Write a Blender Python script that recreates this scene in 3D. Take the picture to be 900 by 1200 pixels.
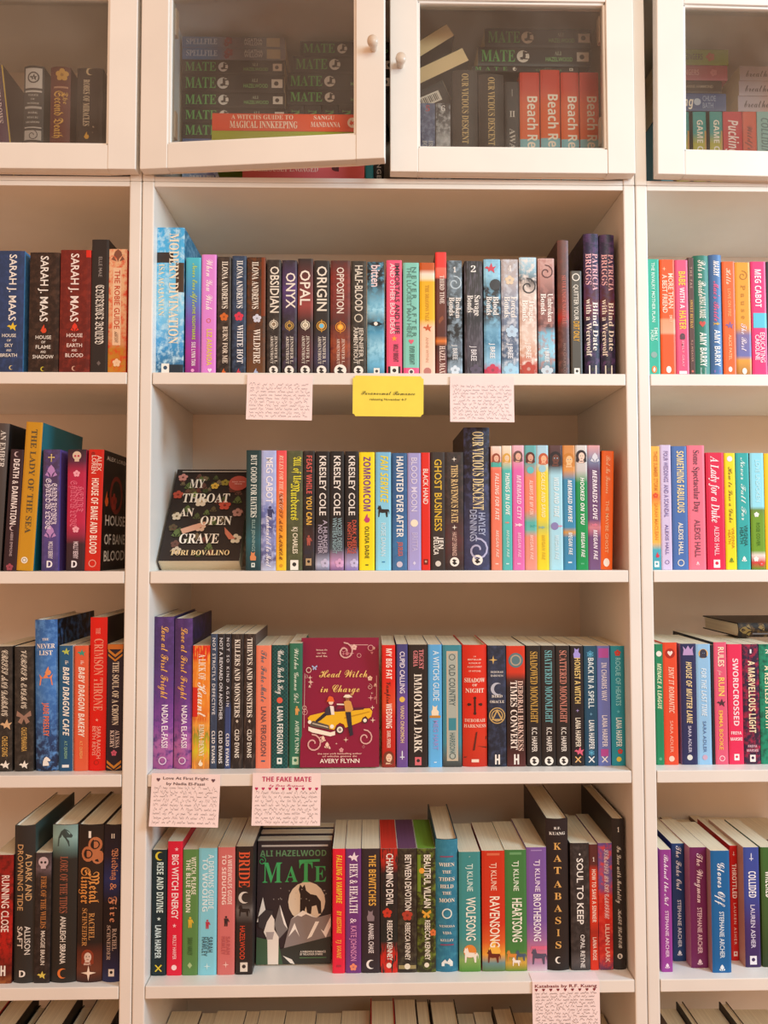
import bpy, bmesh, math, random
from mathutils import Matrix, Vector

# ------------------------------------------------------------------ scene, camera, light, exposure
for o in list(bpy.data.objects):
    bpy.data.objects.remove(o)
SC = bpy.context.scene
COL = SC.collection
R = math.radians

cam = bpy.data.cameras.new('camera')
cam.sensor_width = 36.0
cam.sensor_fit = 'AUTO'
cam.lens = 883.3 / 1200 * 36.0
cam.clip_start = 0.02
camo = bpy.data.objects.new('camera', cam)
COL.objects.link(camo)
YAW, PITCH, ROLL = -0.0206, 0.0427, -0.0013
_f = Vector((-math.sin(YAW) * math.cos(PITCH), math.cos(YAW) * math.cos(PITCH), math.sin(PITCH)))
_r = Vector((math.cos(YAW), math.sin(YAW), 0))
_u = _r.cross(_f)
_r2 = _r * math.cos(ROLL) + _u * math.sin(ROLL)
_u2 = _u * math.cos(ROLL) - _r * math.sin(ROLL)
mw = Matrix((_r2, _u2, -_f)).transposed().to_4x4()
mw.translation = (0.3646, -1.1985, 1.424)
camo.matrix_world = mw
SC.camera = camo

world = bpy.data.worlds.new('room_light')
SC.world = world
world.use_nodes = True
bg = world.node_tree.nodes['Background']
bg.inputs[0].default_value = (1.0, 0.58, 0.36, 1)
bg.inputs[1].default_value = 0.74


def area(name, loc, target, size, sizey, power, color):
    l = bpy.data.lights.new(name, 'AREA')
    l.shape = 'RECTANGLE'
    l.size, l.size_y = size, sizey
    l.energy = power
    l.color = color
    o = bpy.data.objects.new(name, l)
    COL.objects.link(o)
    o.location = loc
    o.rotation_euler = (Vector(target) - Vector(loc)).to_track_quat('-Z', 'Y').to_euler()
    return o


area('ceiling_light', (1.5, -2.75, 2.8), (0.4, 0.0, 1.6), 1.4, 0.9, 25, (0.86, 1.0, 0.93))
area('window_light', (2.6, -1.0, 2.3), (0.2, 0.1, 1.2), 0.6, 0.9, 46, (0.52, 0.80, 1.0))

vs = SC.view_settings
vs.view_transform = 'Standard'
vs.look = 'None'
vs.gamma = 1.0
vs.use_curve_mapping = False
vs.exposure = 0.26

# ------------------------------------------------------------------ colour and material helpers


def lin(hx):
    hx = hx.strip()
    return tuple((v / 12.92 if v <= 0.04045 else ((v + 0.055) / 1.055) ** 2.4) for v in
                 (int(hx[i:i + 2], 16) / 255 for i in (0, 2, 4)))


def mat(name, build):
    m = bpy.data.materials.new(name)
    m.use_nodes = True
    nt = m.node_tree
    b = nt.nodes['Principled BSDF']
    build(nt, b)
    return m


def N(nt, t, **kw):
    n = nt.nodes.new(t)
    for k, v in kw.items():
        if k.startswith('i_'):
            n.inputs[k[2:].replace('_', ' ')].default_value = v
        else:
            setattr(n, k, v)
    return n


def painted(name, hx, rough=0.38, var=0.04, scale=7.0):
    def f(nt, b):
        c = lin(hx)
        tc = N(nt, 'ShaderNodeTexCoord')
        no = N(nt, 'ShaderNodeTexNoise', i_Scale=scale, i_Detail=4.0)
        nt.links.new(tc.outputs['Object'], no.inputs['Vector'])
        rp = N(nt, 'ShaderNodeValToRGB')
        rp.color_ramp.elements[0].position = 0.3
        rp.color_ramp.elements[1].position = 0.7
        rp.color_ramp.elements[0].color = tuple(x * (1 - var) for x in c) + (1,)
        rp.color_ramp.elements[1].color = tuple(min(1, x * (1 + var)) for x in c) + (1,)
        nt.links.new(no.outputs['Fac'], rp.inputs['Fac'])
        nt.links.new(rp.outputs['Color'], b.inputs['Base Color'])
        b.inputs['Roughness'].default_value = rough
        n2 = N(nt, 'ShaderNodeTexNoise', i_Scale=260.0, i_Detail=2.0)
        nt.links.new(tc.outputs['Object'], n2.inputs['Vector'])
        bp = N(nt, 'ShaderNodeBump', i_Strength=0.04, i_Distance=0.001)
        nt.links.new(n2.outputs['Fac'], bp.inputs['Height'])
        nt.links.new(bp.outputs['Normal'], b.inputs['Normal'])
    return mat(name, f)


def card(name, mode):
    """Printed book card: the printed colours ride on the mesh as attributes; a node pattern mixes two inks."""
    def f(nt, b):
        a1 = N(nt, 'ShaderNodeAttribute', attribute_name='ink')
        b.inputs['Roughness'].default_value = 0.42
        b.inputs['Specular IOR Level'].default_value = 0.35
        if mode == 'plain':
            nt.links.new(a1.outputs['Color'], b.inputs['Base Color'])
            return
        a2 = N(nt, 'ShaderNodeAttribute', attribute_name='second_ink')
        tc = N(nt, 'ShaderNodeTexCoord')
        mp = N(nt, 'ShaderNodeMapping')
        nt.links.new(tc.outputs['Object'], mp.inputs['Vector'])
        rp = N(nt, 'ShaderNodeValToRGB')
        if mode == 'm':
            t = N(nt, 'ShaderNodeTexNoise', i_Scale=95.0, i_Detail=3.0, i_Roughness=0.6)
            rp.color_ramp.elements[0].position = 0.46
            rp.color_ramp.elements[1].position = 0.66
            out = t.outputs['Fac']
        elif mode == 'w':
            t = N(nt, 'ShaderNodeTexNoise', i_Scale=60.0, i_Detail=3.0)
            mp.inputs['Scale'].default_value = (5.0, 5.0, 0.9)
            mp.inputs['Rotation'].default_value = (0, R(12), 0)
            rp.color_ramp.elements[0].position = 0.5
            rp.color_ramp.elements[1].position = 0.6
            out = t.outputs['Fac']
        else:
            t = N(nt, 'ShaderNodeTexChecker', i_Scale=330.0)
            out = t.outputs['Fac']
        nt.links.new(mp.outputs['Vector'], t.inputs['Vector'])
        nt.links.new(out, rp.inputs['Fac'])
        mx = N(nt, 'ShaderNodeMix', data_type='RGBA')
        nt.links.new(rp.outputs['Color'], mx.inputs['Factor'])
        nt.links.new(a1.outputs['Color'], mx.inputs['A'])
        nt.links.new(a2.outputs['Color'], mx.inputs['B'])
        nt.links.new(mx.outputs['Result'], b.inputs['Base Color'])
    return mat(name, f)


def f_paper(nt, b):
    a1 = N(nt, 'ShaderNodeAttribute', attribute_name='ink')
    tc = N(nt, 'ShaderNodeTexCoord')
    mp = N(nt, 'ShaderNodeMapping')
    mp.inputs['Scale'].default_value = (900, 6, 6)
    nt.links.new(tc.outputs['Object'], mp.inputs['Vector'])
    no = N(nt, 'ShaderNodeTexNoise', i_Scale=1.0, i_Detail=2.0)
    nt.links.new(mp.outputs['Vector'], no.inputs['Vector'])
    rp = N(nt, 'ShaderNodeValToRGB')
    rp.color_ramp.elements[0].position = 0.3
    rp.color_ramp.elements[1].position = 0.7
    rp.color_ramp.elements[0].color = (0.84, 0.82, 0.8, 1)
    rp.color_ramp.elements[1].color = (1, 1, 1, 1)
    nt.links.new(no.outputs['Fac'], rp.inputs['Fac'])
    mx = N(nt, 'ShaderNodeMix', data_type='RGBA', blend_type='MULTIPLY')
    mx.inputs['Factor'].default_value = 1.0
    nt.links.new(a1.outputs['Color'], mx.inputs['A'])
    nt.links.new(rp.outputs['Color'], mx.inputs['B'])
    nt.links.new(mx.outputs['Result'], b.inputs['Base Color'])
    b.inputs['Roughness'].default_value = 0.85


def f_glass(nt, b):
    out = [n for n in nt.nodes if n.type == 'OUTPUT_MATERIAL'][0]
    tr = N(nt, 'ShaderNodeBsdfTransparent')
    tr.inputs['Color'].default_value = (0.98, 0.985, 0.98, 1)
    gl = N(nt, 'ShaderNodeBsdfGlossy')
    gl.inputs['Roughness'].default_value = 0.06
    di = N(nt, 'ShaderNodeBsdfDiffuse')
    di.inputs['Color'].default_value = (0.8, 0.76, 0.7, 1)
    fr = N(nt, 'ShaderNodeFresnel', i_IOR=1.42)
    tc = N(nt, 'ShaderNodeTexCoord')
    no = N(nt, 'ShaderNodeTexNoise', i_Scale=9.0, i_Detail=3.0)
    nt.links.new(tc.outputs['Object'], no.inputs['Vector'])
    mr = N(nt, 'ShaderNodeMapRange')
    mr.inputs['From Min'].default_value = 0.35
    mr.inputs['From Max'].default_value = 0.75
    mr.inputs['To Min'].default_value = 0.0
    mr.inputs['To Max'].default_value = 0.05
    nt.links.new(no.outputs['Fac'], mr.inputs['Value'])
    m0 = N(nt, 'ShaderNodeMixShader')          # reflected haze on the pane, put in as patchy pale diffuse colour
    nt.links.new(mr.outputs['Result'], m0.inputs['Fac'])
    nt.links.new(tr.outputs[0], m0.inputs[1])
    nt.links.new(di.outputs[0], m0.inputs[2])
    m1 = N(nt, 'ShaderNodeMixShader')
    nt.links.new(fr.outputs['Fac'], m1.inputs['Fac'])
    nt.links.new(m0.outputs[0], m1.inputs[1])
    nt.links.new(gl.outputs[0], m1.inputs[2])
    nt.links.new(m1.outputs[0], out.inputs['Surface'])


def f_floor(nt, b):
    tc = N(nt, 'ShaderNodeTexCoord')
    br = N(nt, 'ShaderNodeTexBrick')
    br.inputs['Color1'].default_value = lin('c08a58') + (1,)
    br.inputs['Color2'].default_value = lin('ad7646') + (1,)
    br.inputs['Mortar'].default_value = lin('3a2416') + (1,)
    br.inputs['Scale'].default_value = 1.0
    br.inputs['Brick Width'].default_value = 1.2
    br.inputs['Row Height'].default_value = 0.12
    br.inputs['Mortar Size'].default_value = 0.002
    nt.links.new(tc.outputs['Object'], br.inputs['Vector'])
    nt.links.new(br.outputs['Color'], b.inputs['Base Color'])
    b.inputs['Roughness'].default_value = 0.5


M_WHITE = painted('white_melamine', 'e7e2da')
M_BACK = painted('beige_back_board', 'e8d8c6', 0.55)
M_KNOB = painted('satin_knob', 'd2c2b0', 0.3)
M_WALL = painted('wall_paint', 'd8cab8', 0.8)
M_PINK = painted('pink_note_paper', 'f5e1df', 0.8, 0.03, 40)
M_YELLOW = painted('yellow_sign_paper', 'f0de52', 0.7, 0.03, 40)
M_FLOOR = mat('brown_floor_boards', f_floor)
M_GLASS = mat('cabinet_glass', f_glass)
M_PAGES = mat('page_paper', f_paper)
CARD = {'': card('printed_card', 'plain'), 'm': card('printed_card_mottled', 'm'),
        'w': card('printed_card_streaked', 'w'), 'p': card('printed_card_plaid', 'p')}

# ------------------------------------------------------------------ mesh builder


class MB:
    def __init__(s):
        s.v, s.f, s.c, s.c2 = [], [], [], []

    def face(s, pts, col, col2=None):
        i = len(s.v)
        s.v += [tuple(p) for p in pts]
        s.f.append(tuple(range(i, i + len(pts))))
        if isinstance(col, list):
            s.c += col
        else:
            s.c += [col] * len(pts)
        if isinstance(col2, list):
            s.c2 += col2
        else:
            s.c2 += [col2 if col2 else (col[0] if isinstance(col, list) else col)] * len(pts)

    def box(s, x0, x1, y0, y1, z0, z1, col=(.8, .8, .8), col2=None):
        p = [(x, y, z) for z in (z0, z1) for y in (y0, y1) for x in (x0, x1)]
        for q in ((0, 2, 3, 1), (4, 5, 7, 6), (0, 1, 5, 4), (2, 6, 7, 3), (0, 4, 6, 2), (1, 3, 7, 5)):
            s.face([p[k] for k in q], col, col2)

    def build(s, name, m, parent=None, ink=True, weld=False, bevel=0.0):
        me = bpy.data.meshes.new(name)
        me.from_pydata(s.v, [], s.f)
        if ink and s.f:
            a = me.attributes.new('ink', 'FLOAT_COLOR', 'CORNER')
            a.data.foreach_set('color', [x for c in s.c for x in (c[0], c[1], c[2], 1.0)])
            a = me.attributes.new('second_ink', 'FLOAT_COLOR', 'CORNER')
            a.data.foreach_set('color', [x for c in s.c2 for x in (c[0], c[1], c[2], 1.0)])
        me.materials.append(m)
        if weld:
            bm = bmesh.new()
            bm.from_mesh(me)
            bmesh.ops.remove_doubles(bm, verts=bm.verts, dist=1e-5)
            bmesh.ops.recalc_face_normals(bm, faces=bm.faces)
            if bevel:
                bmesh.ops.bevel(bm, geom=list(bm.edges), offset=bevel, segments=2, affect='EDGES', profile=0.6)
            bm.to_mesh(me)
            bm.free()
        me.update()
        o = bpy.data.objects.new(name, me)
        COL.objects.link(o)
        if parent:
            o.parent = parent
        return o


def board(name, m, x0, x1, y0, y1, z0, z1, parent=None, bevel=0.0012):
    b = MB()
    b.box(x0, x1, y0, y1, z0, z1)
    return b.build(name, m, parent, ink=False, weld=True, bevel=bevel)


def empty(name, loc=(0, 0, 0), rot=(0, 0, 0), label=None, cat=None, group=None):
    o = bpy.data.objects.new(name, None)
    o.empty_display_size = 0.02
    COL.objects.link(o)
    o.location = loc
    o.rotation_euler = rot
    tag(o, label, cat, group)
    return o


def tag(o, label=None, cat=None, group=None, kind=None):
    if label:
        o['label'] = label
    if cat:
        o['category'] = cat
    if group:
        o['group'] = group
    if kind:
        o['kind'] = kind
    return o


# ------------------------------------------------------------------ lettering (glyph outlines, filled)
STY = {'b': (0x1D5D4, 0x1D5EE, 0x1D7EC), 'i': (0x1D63C, 0x1D656, 0x1D7EC), 'r': (0x1D400, 0x1D41A, 0x1D7CE),
       't': (0x1D468, 0x1D482, 0x1D7CE), 'c': (0x1D4D0, 0x1D4EA, 0x1D7CE), 'f': (0x1D56C, 0x1D586, 0x1D7CE)}
GC = {}


def styled(ch, st):
    if st in STY:
        a, b, c = STY[st]
        if 'A' <= ch <= 'Z':
            return chr(a + ord(ch) - 65)
        if 'a' <= ch <= 'z':
            return chr(b + ord(ch) - 97)
        if '0' <= ch <= '9':
            return chr(c + ord(ch) - 48)
    return ch


_tc = bpy.data.curves.new('glyph_maker', 'FONT')
_tc.resolution_u = 2
_to = bpy.data.objects.new('glyph_maker', _tc)
COL.objects.link(_to)


def _outline(s):
    _tc.body = s
    bpy.context.view_layer.update()
    dg = bpy.context.evaluated_depsgraph_get()
    ev = _to.evaluated_get(dg)
    me = ev.to_mesh()
    v = [(p.co.x, p.co.y) for p in me.vertices]
    f = [tuple(p.vertices) for p in me.polygons]
    ev.to_mesh_clear()
    return v, f


_b1 = max(p[0] for p in _outline('||')[0])


def glyph(ch, st):
    k = (ch, st)
    if k not in GC:
        g = styled(ch, st)
        adv = max(p[0] for p in _outline('|' + g + '|')[0]) - _b1
        _tc.offset = 0.012 if st == 's' else 0.0
        v, f = _outline(g) if ch != ' ' else ([], [])
        _tc.offset = 0.0
        GC[k] = (v, f, adv)
    return GC[k]


CAP = 0.69


def line(text, st, track=0.0):
    """2-D outline of a line of text: cap height 1, starting at x = 0."""
    V, F, x = [], [], 0.0
    xmin = None
    for ch in text:
        v, f, adv = glyph(ch, st)
        i = len(V)
        V += [((p[0] + x) / CAP, p[1] / CAP) for p in v]
        F += [tuple(q + i for q in t) for t in f]
        x += adv + track
    if not V:
        return V, F, 1.0
    a = min(p[0] for p in V)
    b = max(p[0] for p in V)
    return [(p[0] - a, p[1]) for p in V], F, b - a


# ------------------------------------------------------------------ small printed shapes, unit size, y up
def ring_pts(r=.5, n=18, cx=0, cy=0, ry=None, a0=0):
    return [(cx + r * math.cos(a0 + 2 * math.pi * k / n), cy + (ry or r) * math.sin(a0 + 2 * math.pi * k / n)) for k in range(n)]


def star_pts(n, r1, r2, a0=math.pi / 2):
    return [((r1 if k % 2 == 0 else r2) * math.cos(a0 + math.pi * k / n), (r1 if k % 2 == 0 else r2) * math.sin(a0 + math.pi * k / n)) for k in range(2 * n)]


def annulus(r1, r2, n=20, cx=0, cy=0):
    o = []
    for k in range(n):
        a, b = 2 * math.pi * k / n, 2 * math.pi * (k + 1) / n
        o.append([(cx + r1 * math.cos(a), cy + r1 * math.sin(a)), (cx + r1 * math.cos(b), cy + r1 * math.sin(b)),
                  (cx + r2 * math.cos(b), cy + r2 * math.sin(b)), (cx + r2 * math.cos(a), cy + r2 * math.sin(a))])
    return o


def crescent(r=.5, k=.55):
    p = [(r * math.cos(a), r * math.sin(a)) for a in [R(60 + 240 * i / 12) for i in range(13)]]
    q = [(r * .34 + r * .82 * math.cos(a), r * .82 * math.sin(a)) for a in [R(290 - 220 * i / 12) for i in range(13)]]
    return p + q


def rect(x0, x1, y0, y1):
    return [(x0, y0), (x1, y0), (x1, y1), (x0, y1)]


WOLF = [(-.42, -.5), (-.34, -.5), (-.28, -.12), (-.1, -.16), (.16, -.14), (.24, -.5), (.34, -.5), (.36, -.1), (.42, .0), (.48, -.3), (.5, -.02),
        (.42, .14), (.1, .14), (-.14, .16), (-.2, .36), (-.26, .5), (-.32, .38), (-.4, .48), (-.44, .3), (-.5, .18), (-.4, .12), (-.42, -.1)]


def shape(n):
    """-> list of (polygon, colour slot)."""
    A, B = 0, 1
    if n == 'circle':
        return [(ring_pts(), A)]
    if n == 'ring':
        return [(p, A) for p in annulus(.5, .38)]
    if n == 'orb':
        return [(ring_pts(.34, 16), A), (ring_pts(.22, 14), B), (rect(-.04, .04, .3, .62), A), (rect(-.04, .04, -.62, -.3), A)] + [(p, A) for p in annulus(.5, .43)]
    if n == 'circ':
        return [(ring_pts(), A), ([(-.1, .3), (.25, .15), (.05, .02), (.3, -.2), (-.05, -.34), (-.28, -.1), (-.08, .02), (-.28, .12)], B)]
    if n == 'blk':
        return [(rect(-.5, .5, -.62, .62), A), (ring_pts(.26, 14, 0, .08), B)]
    if n == 'pen':
        return [(ring_pts(.42, 18, 0, 0, .58), A), ([(-.06, .38), (.1, .34), (.2, .05), (.12, -.34), (-.14, -.34), (-.2, 0)], 2)]
    if n == 'rect':
        return [(rect(-.5, .5, -.2, .2), A)]
    if n == 'bar2':
        return [(rect(-.4, -.14, -.8, .8), A), (rect(.14, .4, -.8, .8), A), (rect(-.2, .2, -.15, .15), A)]
    if n == 'x':
        return [([(-.5, -.4), (-.36, -.5), (.5, .4), (.36, .5)], A), ([(-.5, .4), (.36, -.5), (.5, -.4), (-.36, .5)], A)]
    if n == 'star':
        return [(star_pts(5, .5, .2), A)]
    if n == 'star4':
        return [(star_pts(4, .5, .12), A)]
    if n == 'snow':
        return [(star_pts(6, .5, .14), A)] + [(p, A) for p in annulus(.34, .28, 12)]
    if n == 'diamond':
        return [([(-.4, 0), (0, -.5), (.4, 0), (0, .5)], A)]
    if n == 'heart':
        return [([(0, -.48), (.3, -.16), (.48, .12), (.42, .36), (.22, .44), (.06, .34), (0, .2), (-.06, .34), (-.22, .44), (-.42, .36), (-.48, .12), (-.3, -.16)], A)]
    if n == 'flower':
        return [(ring_pts(.2, 10, .28 * math.cos(R(90 + 72 * k)), .28 * math.sin(R(90 + 72 * k))), A) for k in range(5)] + [(ring_pts(.12, 10), B)]
    if n == 'leaf':
        return [([(0, -.5), (.1, -.2), (.3, 0), (.22, .24), (0, .5), (-.22, .24), (-.3, 0), (-.1, -.2)], A), ([(.1, -.44), (.46, -.3), (.3, -.06)], A), ([(-.1, -.44), (-.46, -.3), (-.3, -.06)], A)]
    if n == 'moon':
        return [(crescent(), A)]
    if n == 'flame' or n == 'drop':
        return [([(-.1, -.5), (.2, -.46), (.34, -.2), (.22, .1), (.1, .02), (.06, .5), (-.14, .2), (-.22, -.02), (-.34, -.2)], A)]
    if n == 'bird' or n == 'dragon':
        return [([(-.5, .05), (-.3, .2), (-.1, .1), (.1, .5), (.2, .12), (.5, .2), (.3, -.05), (.36, -.4), (.06, -.16), (-.16, -.3), (-.2, -.06)], A)]
    if n == 'butterfly':
        return [([(0, .1), (-.45, .45), (-.5, .1), (-.2, 0), (-.4, -.3), (-.15, -.45), (0, -.1), (.15, -.45), (.4, -.3), (.2, 0), (.5, .1), (.45, .45)], A)]
    if n == 'swirl':
        o = []
        for k in range(16):
            a, b = .5 * k, .5 * (k + 1)
            r, s = .08 + .028 * k, .08 + .028 * (k + 1)
            o.append(([(r * math.cos(a), r * math.sin(a)), (s * math.cos(b), s * math.sin(b)), ((s + .09) * math.cos(b), (s + .09) * math.sin(b)), ((r + .09) * math.cos(a), (r + .09) * math.sin(a))], A))
        return o
    if n == 'branch':
        return [([(-.5, -.5), (-.4, -.5), (.5, .3), (.5, .42)], A), ([(-.1, -.18), (-.02, -.18), (.1, .6), (.04, .6)], A), ([(.1, 0), (.5, -.1), (.5, -.04)], A)]
    if n == 'wave':
        return [([(-.5, -.3), (.5, -.3), (.5, .1), (.2, .4), (0, .1), (-.2, .3), (-.5, 0)], A)]
    if n == 'cross':
        return [(rect(-.06, .06, -.5, .5), A), (rect(-.4, .4, .02, .14), A), (ring_pts(.1, 8, 0, .5), A), (ring_pts(.1, 8, .4, .08), A), (ring_pts(.1, 8, -.4, .08), A), (ring_pts(.1, 8, 0, -.5), A)]
    if n == 'sword':
        return [([(-.06, -.2), (.06, -.2), (.06, .4), (0, .5), (-.06, .4)], A), (rect(-.26, .26, -.28, -.18), A), (rect(-.05, .05, -.5, -.28), A)]
    if n == 'crown':
        return [([(-.5, -.4), (.5, -.4), (.42, .1), (.5, .44), (.22, .14), (0, .5), (-.22, .14), (-.5, .44), (-.42, .1)], A)]
    if n == 'chev':
        return [([(-.5, .1), (0, -.3), (.5, .1), (.5, .3), (0, -.1), (-.5, .3)], A), ([(-.5, -.2), (0, -.6), (.5, -.2), (.5, -.05), (0, -.45), (-.5, -.05)], A)]
    if n == 'maze':
        return [(p, A) for p in annulus(.5, .44)] + [(p, A) for p in annulus(.36, .3)] + [([(-.36, -.28), (.36, -.28), (0, .4)], A), ([(-.22, -.2), (.22, -.2), (0, .22)], 3)]
    if n == 'eye':
        return [([(-.5, 0), (-.2, .2), (.2, .2), (.5, 0), (.2, -.12), (-.2, -.12)], A), (ring_pts(.14, 12, 0, .04), 2)]
    if n == 'face':
        return [(ring_pts(.5, 16, 0, .06, .56), B), ([(-.46, .1), (-.5, -.5), (-.24, -.6), (.24, -.6), (.5, -.5), (.46, .1)], B), ([(-.14, -.2), (-.3, -.62), (.3, -.62), (.14, -.2)], A),
                (ring_pts(.29, 14, .03, .0, .38), A), (ring_pts(.045, 6, -.08, .06), 3), (ring_pts(.045, 6, .15, .06), 3), (rect(-.05, .11, -.21, -.16), B)]
    if n == 'figure':
        return [(ring_pts(.11, 10, 0, .39), A), ([(-.2, .26), (.2, .26), (.16, -.1), (.14, -.5), (.02, -.5), (0, -.12), (-.04, -.5), (-.16, -.5), (-.16, -.1)], A), ([(.2, .26), (.34, -.06), (.26, -.1), (.12, .16)], A)]
    if n == 'skull':
        return [(ring_pts(.4, 14, 0, .1), A), (rect(-.2, .2, -.45, -.1), A), (ring_pts(.1, 8, -.15, .06), 3), (ring_pts(.1, 8, .15, .06), 3)]
    if n == 'fish':
        return [([(-.5, .2), (-.3, 0), (-.5, -.2), (-.1, -.06), (.1, -.2), (.5, 0), (.1, .2), (-.1, .06)], A)]
    if n == 'feather':
        return [([(-.2, -.5), (0, -.2), (.3, .1), (.2, .5), (-.1, .3), (-.3, -.1)], A)]
    if n == 'cat' or n == 'fox':
        return [([(-.3, -.5), (.3, -.5), (.34, -.1), (.16, .1), (.2, .5), (.06, .36), (-.1, .36), (-.24, .5), (-.24, .12), (-.36, -.1)], A)]
    if n == 'horse':
        return [([(-.4, -.5), (.3, -.5), (.26, -.2), (.1, .0), (.4, -.02), (.46, .1), (.2, .4), (0, .5), (-.2, .36), (-.36, 0)], A)]
    if n == 'ram':
        return [(ring_pts(.3, 14, .1, .3, .34), A), (ring_pts(.3, 14, -.2, -.1, .34), A), (ring_pts(.26, 14, .22, -.25, .3), A)] + [(p, 3) for p in annulus(.2, .15, 12, .1, .3)] + [(p, 3) for p in annulus(.2, .15, 12, -.2, -.1)]
    if n == 'wolf':
        return [(WOLF, A)]
    return [(ring_pts(.4, 12), A)]


# ------------------------------------------------------------------ books
CREAM = lin('ecdfc2')


def stops(s):
    mode, c2 = '', None
    if '~' in s:
        s, q = s.split('~')
        c2, mode = q.split(':')
    st = []
    for p in s.split():
        a, b = p.split('@')
        c = lin(a)
        if max(c) < 0.07:          # black and near-black stock prints deep
            c = tuple(v * 0.68 for v in c)
        st.append((float(b), c))
    return st, (lin(c2) if c2 else None), mode


def at_t(st, t):
    if t <= st[0][0]:
        return st[0][1]
    for (a, ca), (b, cb) in zip(st, st[1:]):
        if t <= b:
            k = (t - a) / max(1e-6, b - a)
            return tuple(x + (y - x) * k for x, y in zip(ca, cb))
    return st[-1][1]


def print_items(items, Wd, Hd, mapf, cover, base_mb, ground, shift=0.0, lift0=0.00025):
    """Print rectangles, shapes and words on a face that is Wd wide and Hd high (x to the right, y up, from the bottom centre)."""
    parts = {}
    lift = lift0

    def put(mb, pts, col, l):
        mb.face([mapf(x, y, l) for x, y in pts], col)

    for it in items:
        p = it.split('|')
        k = p[0]
        lift += 0.00003
        if k == 'R':
            t0, t1, u0, u1 = (float(q) for q in p[1:5])
            u0, u1 = u0 - shift, u1 - shift
            n = 6
            for j in range(n):
                xa, xb = (u0 + (u1 - u0) * j / n) * Wd, (u0 + (u1 - u0) * (j + 1) / n) * Wd
                put(parts.setdefault(('printed_panel', lift), MB()), [(xa, Hd * (1 - t1)), (xb, Hd * (1 - t1)), (xb, Hd * (1 - t0)), (xa, Hd * (1 - t0))], lin(p[5]), lift)
        elif k == 'P':
            pts = [tuple(float(q) for q in s.split(',')) for s in p[1].split()]
            put(parts.setdefault((p[3] if len(p) > 3 else 'illustration', 0), MB()), [((a - shift) * Wd, Hd * (1 - b)) for a, b in pts], lin(p[2]), lift)
        elif k in ('s', 'p'):
            t, u, size = float(p[2]), float(p[3]) - shift, float(p[4])
            if size <= 0:
                continue
            c = lin(p[5])
            c2 = lin(p[6]) if len(p) > 6 else tuple(x * .5 + y * .5 for x, y in zip(c, ground))
            pal = [c, c2, lin('f4efe6'), ground]
            mb = parts.setdefault((p[7] if len(p) > 7 else 'emblem' if k == 's' else 'publisher_mark', lift), MB())
            for i, (poly, slot) in enumerate(shape(p[1])):
                put(mb, [(u * Wd + x * size * Wd, Hd * (1 - t) + y * size * Wd) for x, y in poly], pal[slot], lift + (0.00004 * slot if slot else 0) + (0.00001 * (i % 5)))
        elif k in ('t', 'a', 'x'):
            t0, t1, u, size = float(p[2]), float(p[3]), float(p[4]), float(p[5])
            col, st = lin(p[6]), p[7]
            L, cap = (t1 - t0) * Hd, size * Wd
            if st in 'c' and p[1].upper() != p[1]:
                pass
            V, F, W = line(p[1], st)
            sx = L / W
            if sx > cap * 1.3 and len(p[1]) > 1:
                V, F, W = line(p[1], st, CAP * (L / cap / 1.3 - W) / (len(p[1]) - 1))
                sx = L / W
            mb = parts.setdefault(({'t': 'title', 'a': 'author_name', 'x': 'title'}[k], lift), MB())
            l = lift + 0.00015
            for f in F:
                put(mb, [(u * Wd + (V[q][1] - .5) * cap, Hd * (1 - t0) - V[q][0] * sx) for q in f], col, l)
        elif k in ('h', 'ha', 'hx'):
            t, u, wf, hf = float(p[2]), float(p[3]) - shift, float(p[4]), float(p[5])
            col, st = lin(p[6]), p[7]
            V, F, W = line(p[1], st)
            sx, cap = wf * Wd / W, hf * Wd
            mb = parts.setdefault(({'h': 'title', 'ha': 'author_name', 'hx': 'small_print'}[k], 0 if k == 'h' and len(p[1]) == 1 else lift), MB())
            l = lift + 0.00015
            for f in F:
                put(mb, [(u * Wd - wf * Wd / 2 + V[q][0] * sx, Hd * (1 - t) + (V[q][1] - .5) * cap) for q in f], col, l)
    for (nme, _q), mb in parts.items():
        if mb.f:
            mb.build(nme, CARD[''], cover)


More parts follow.
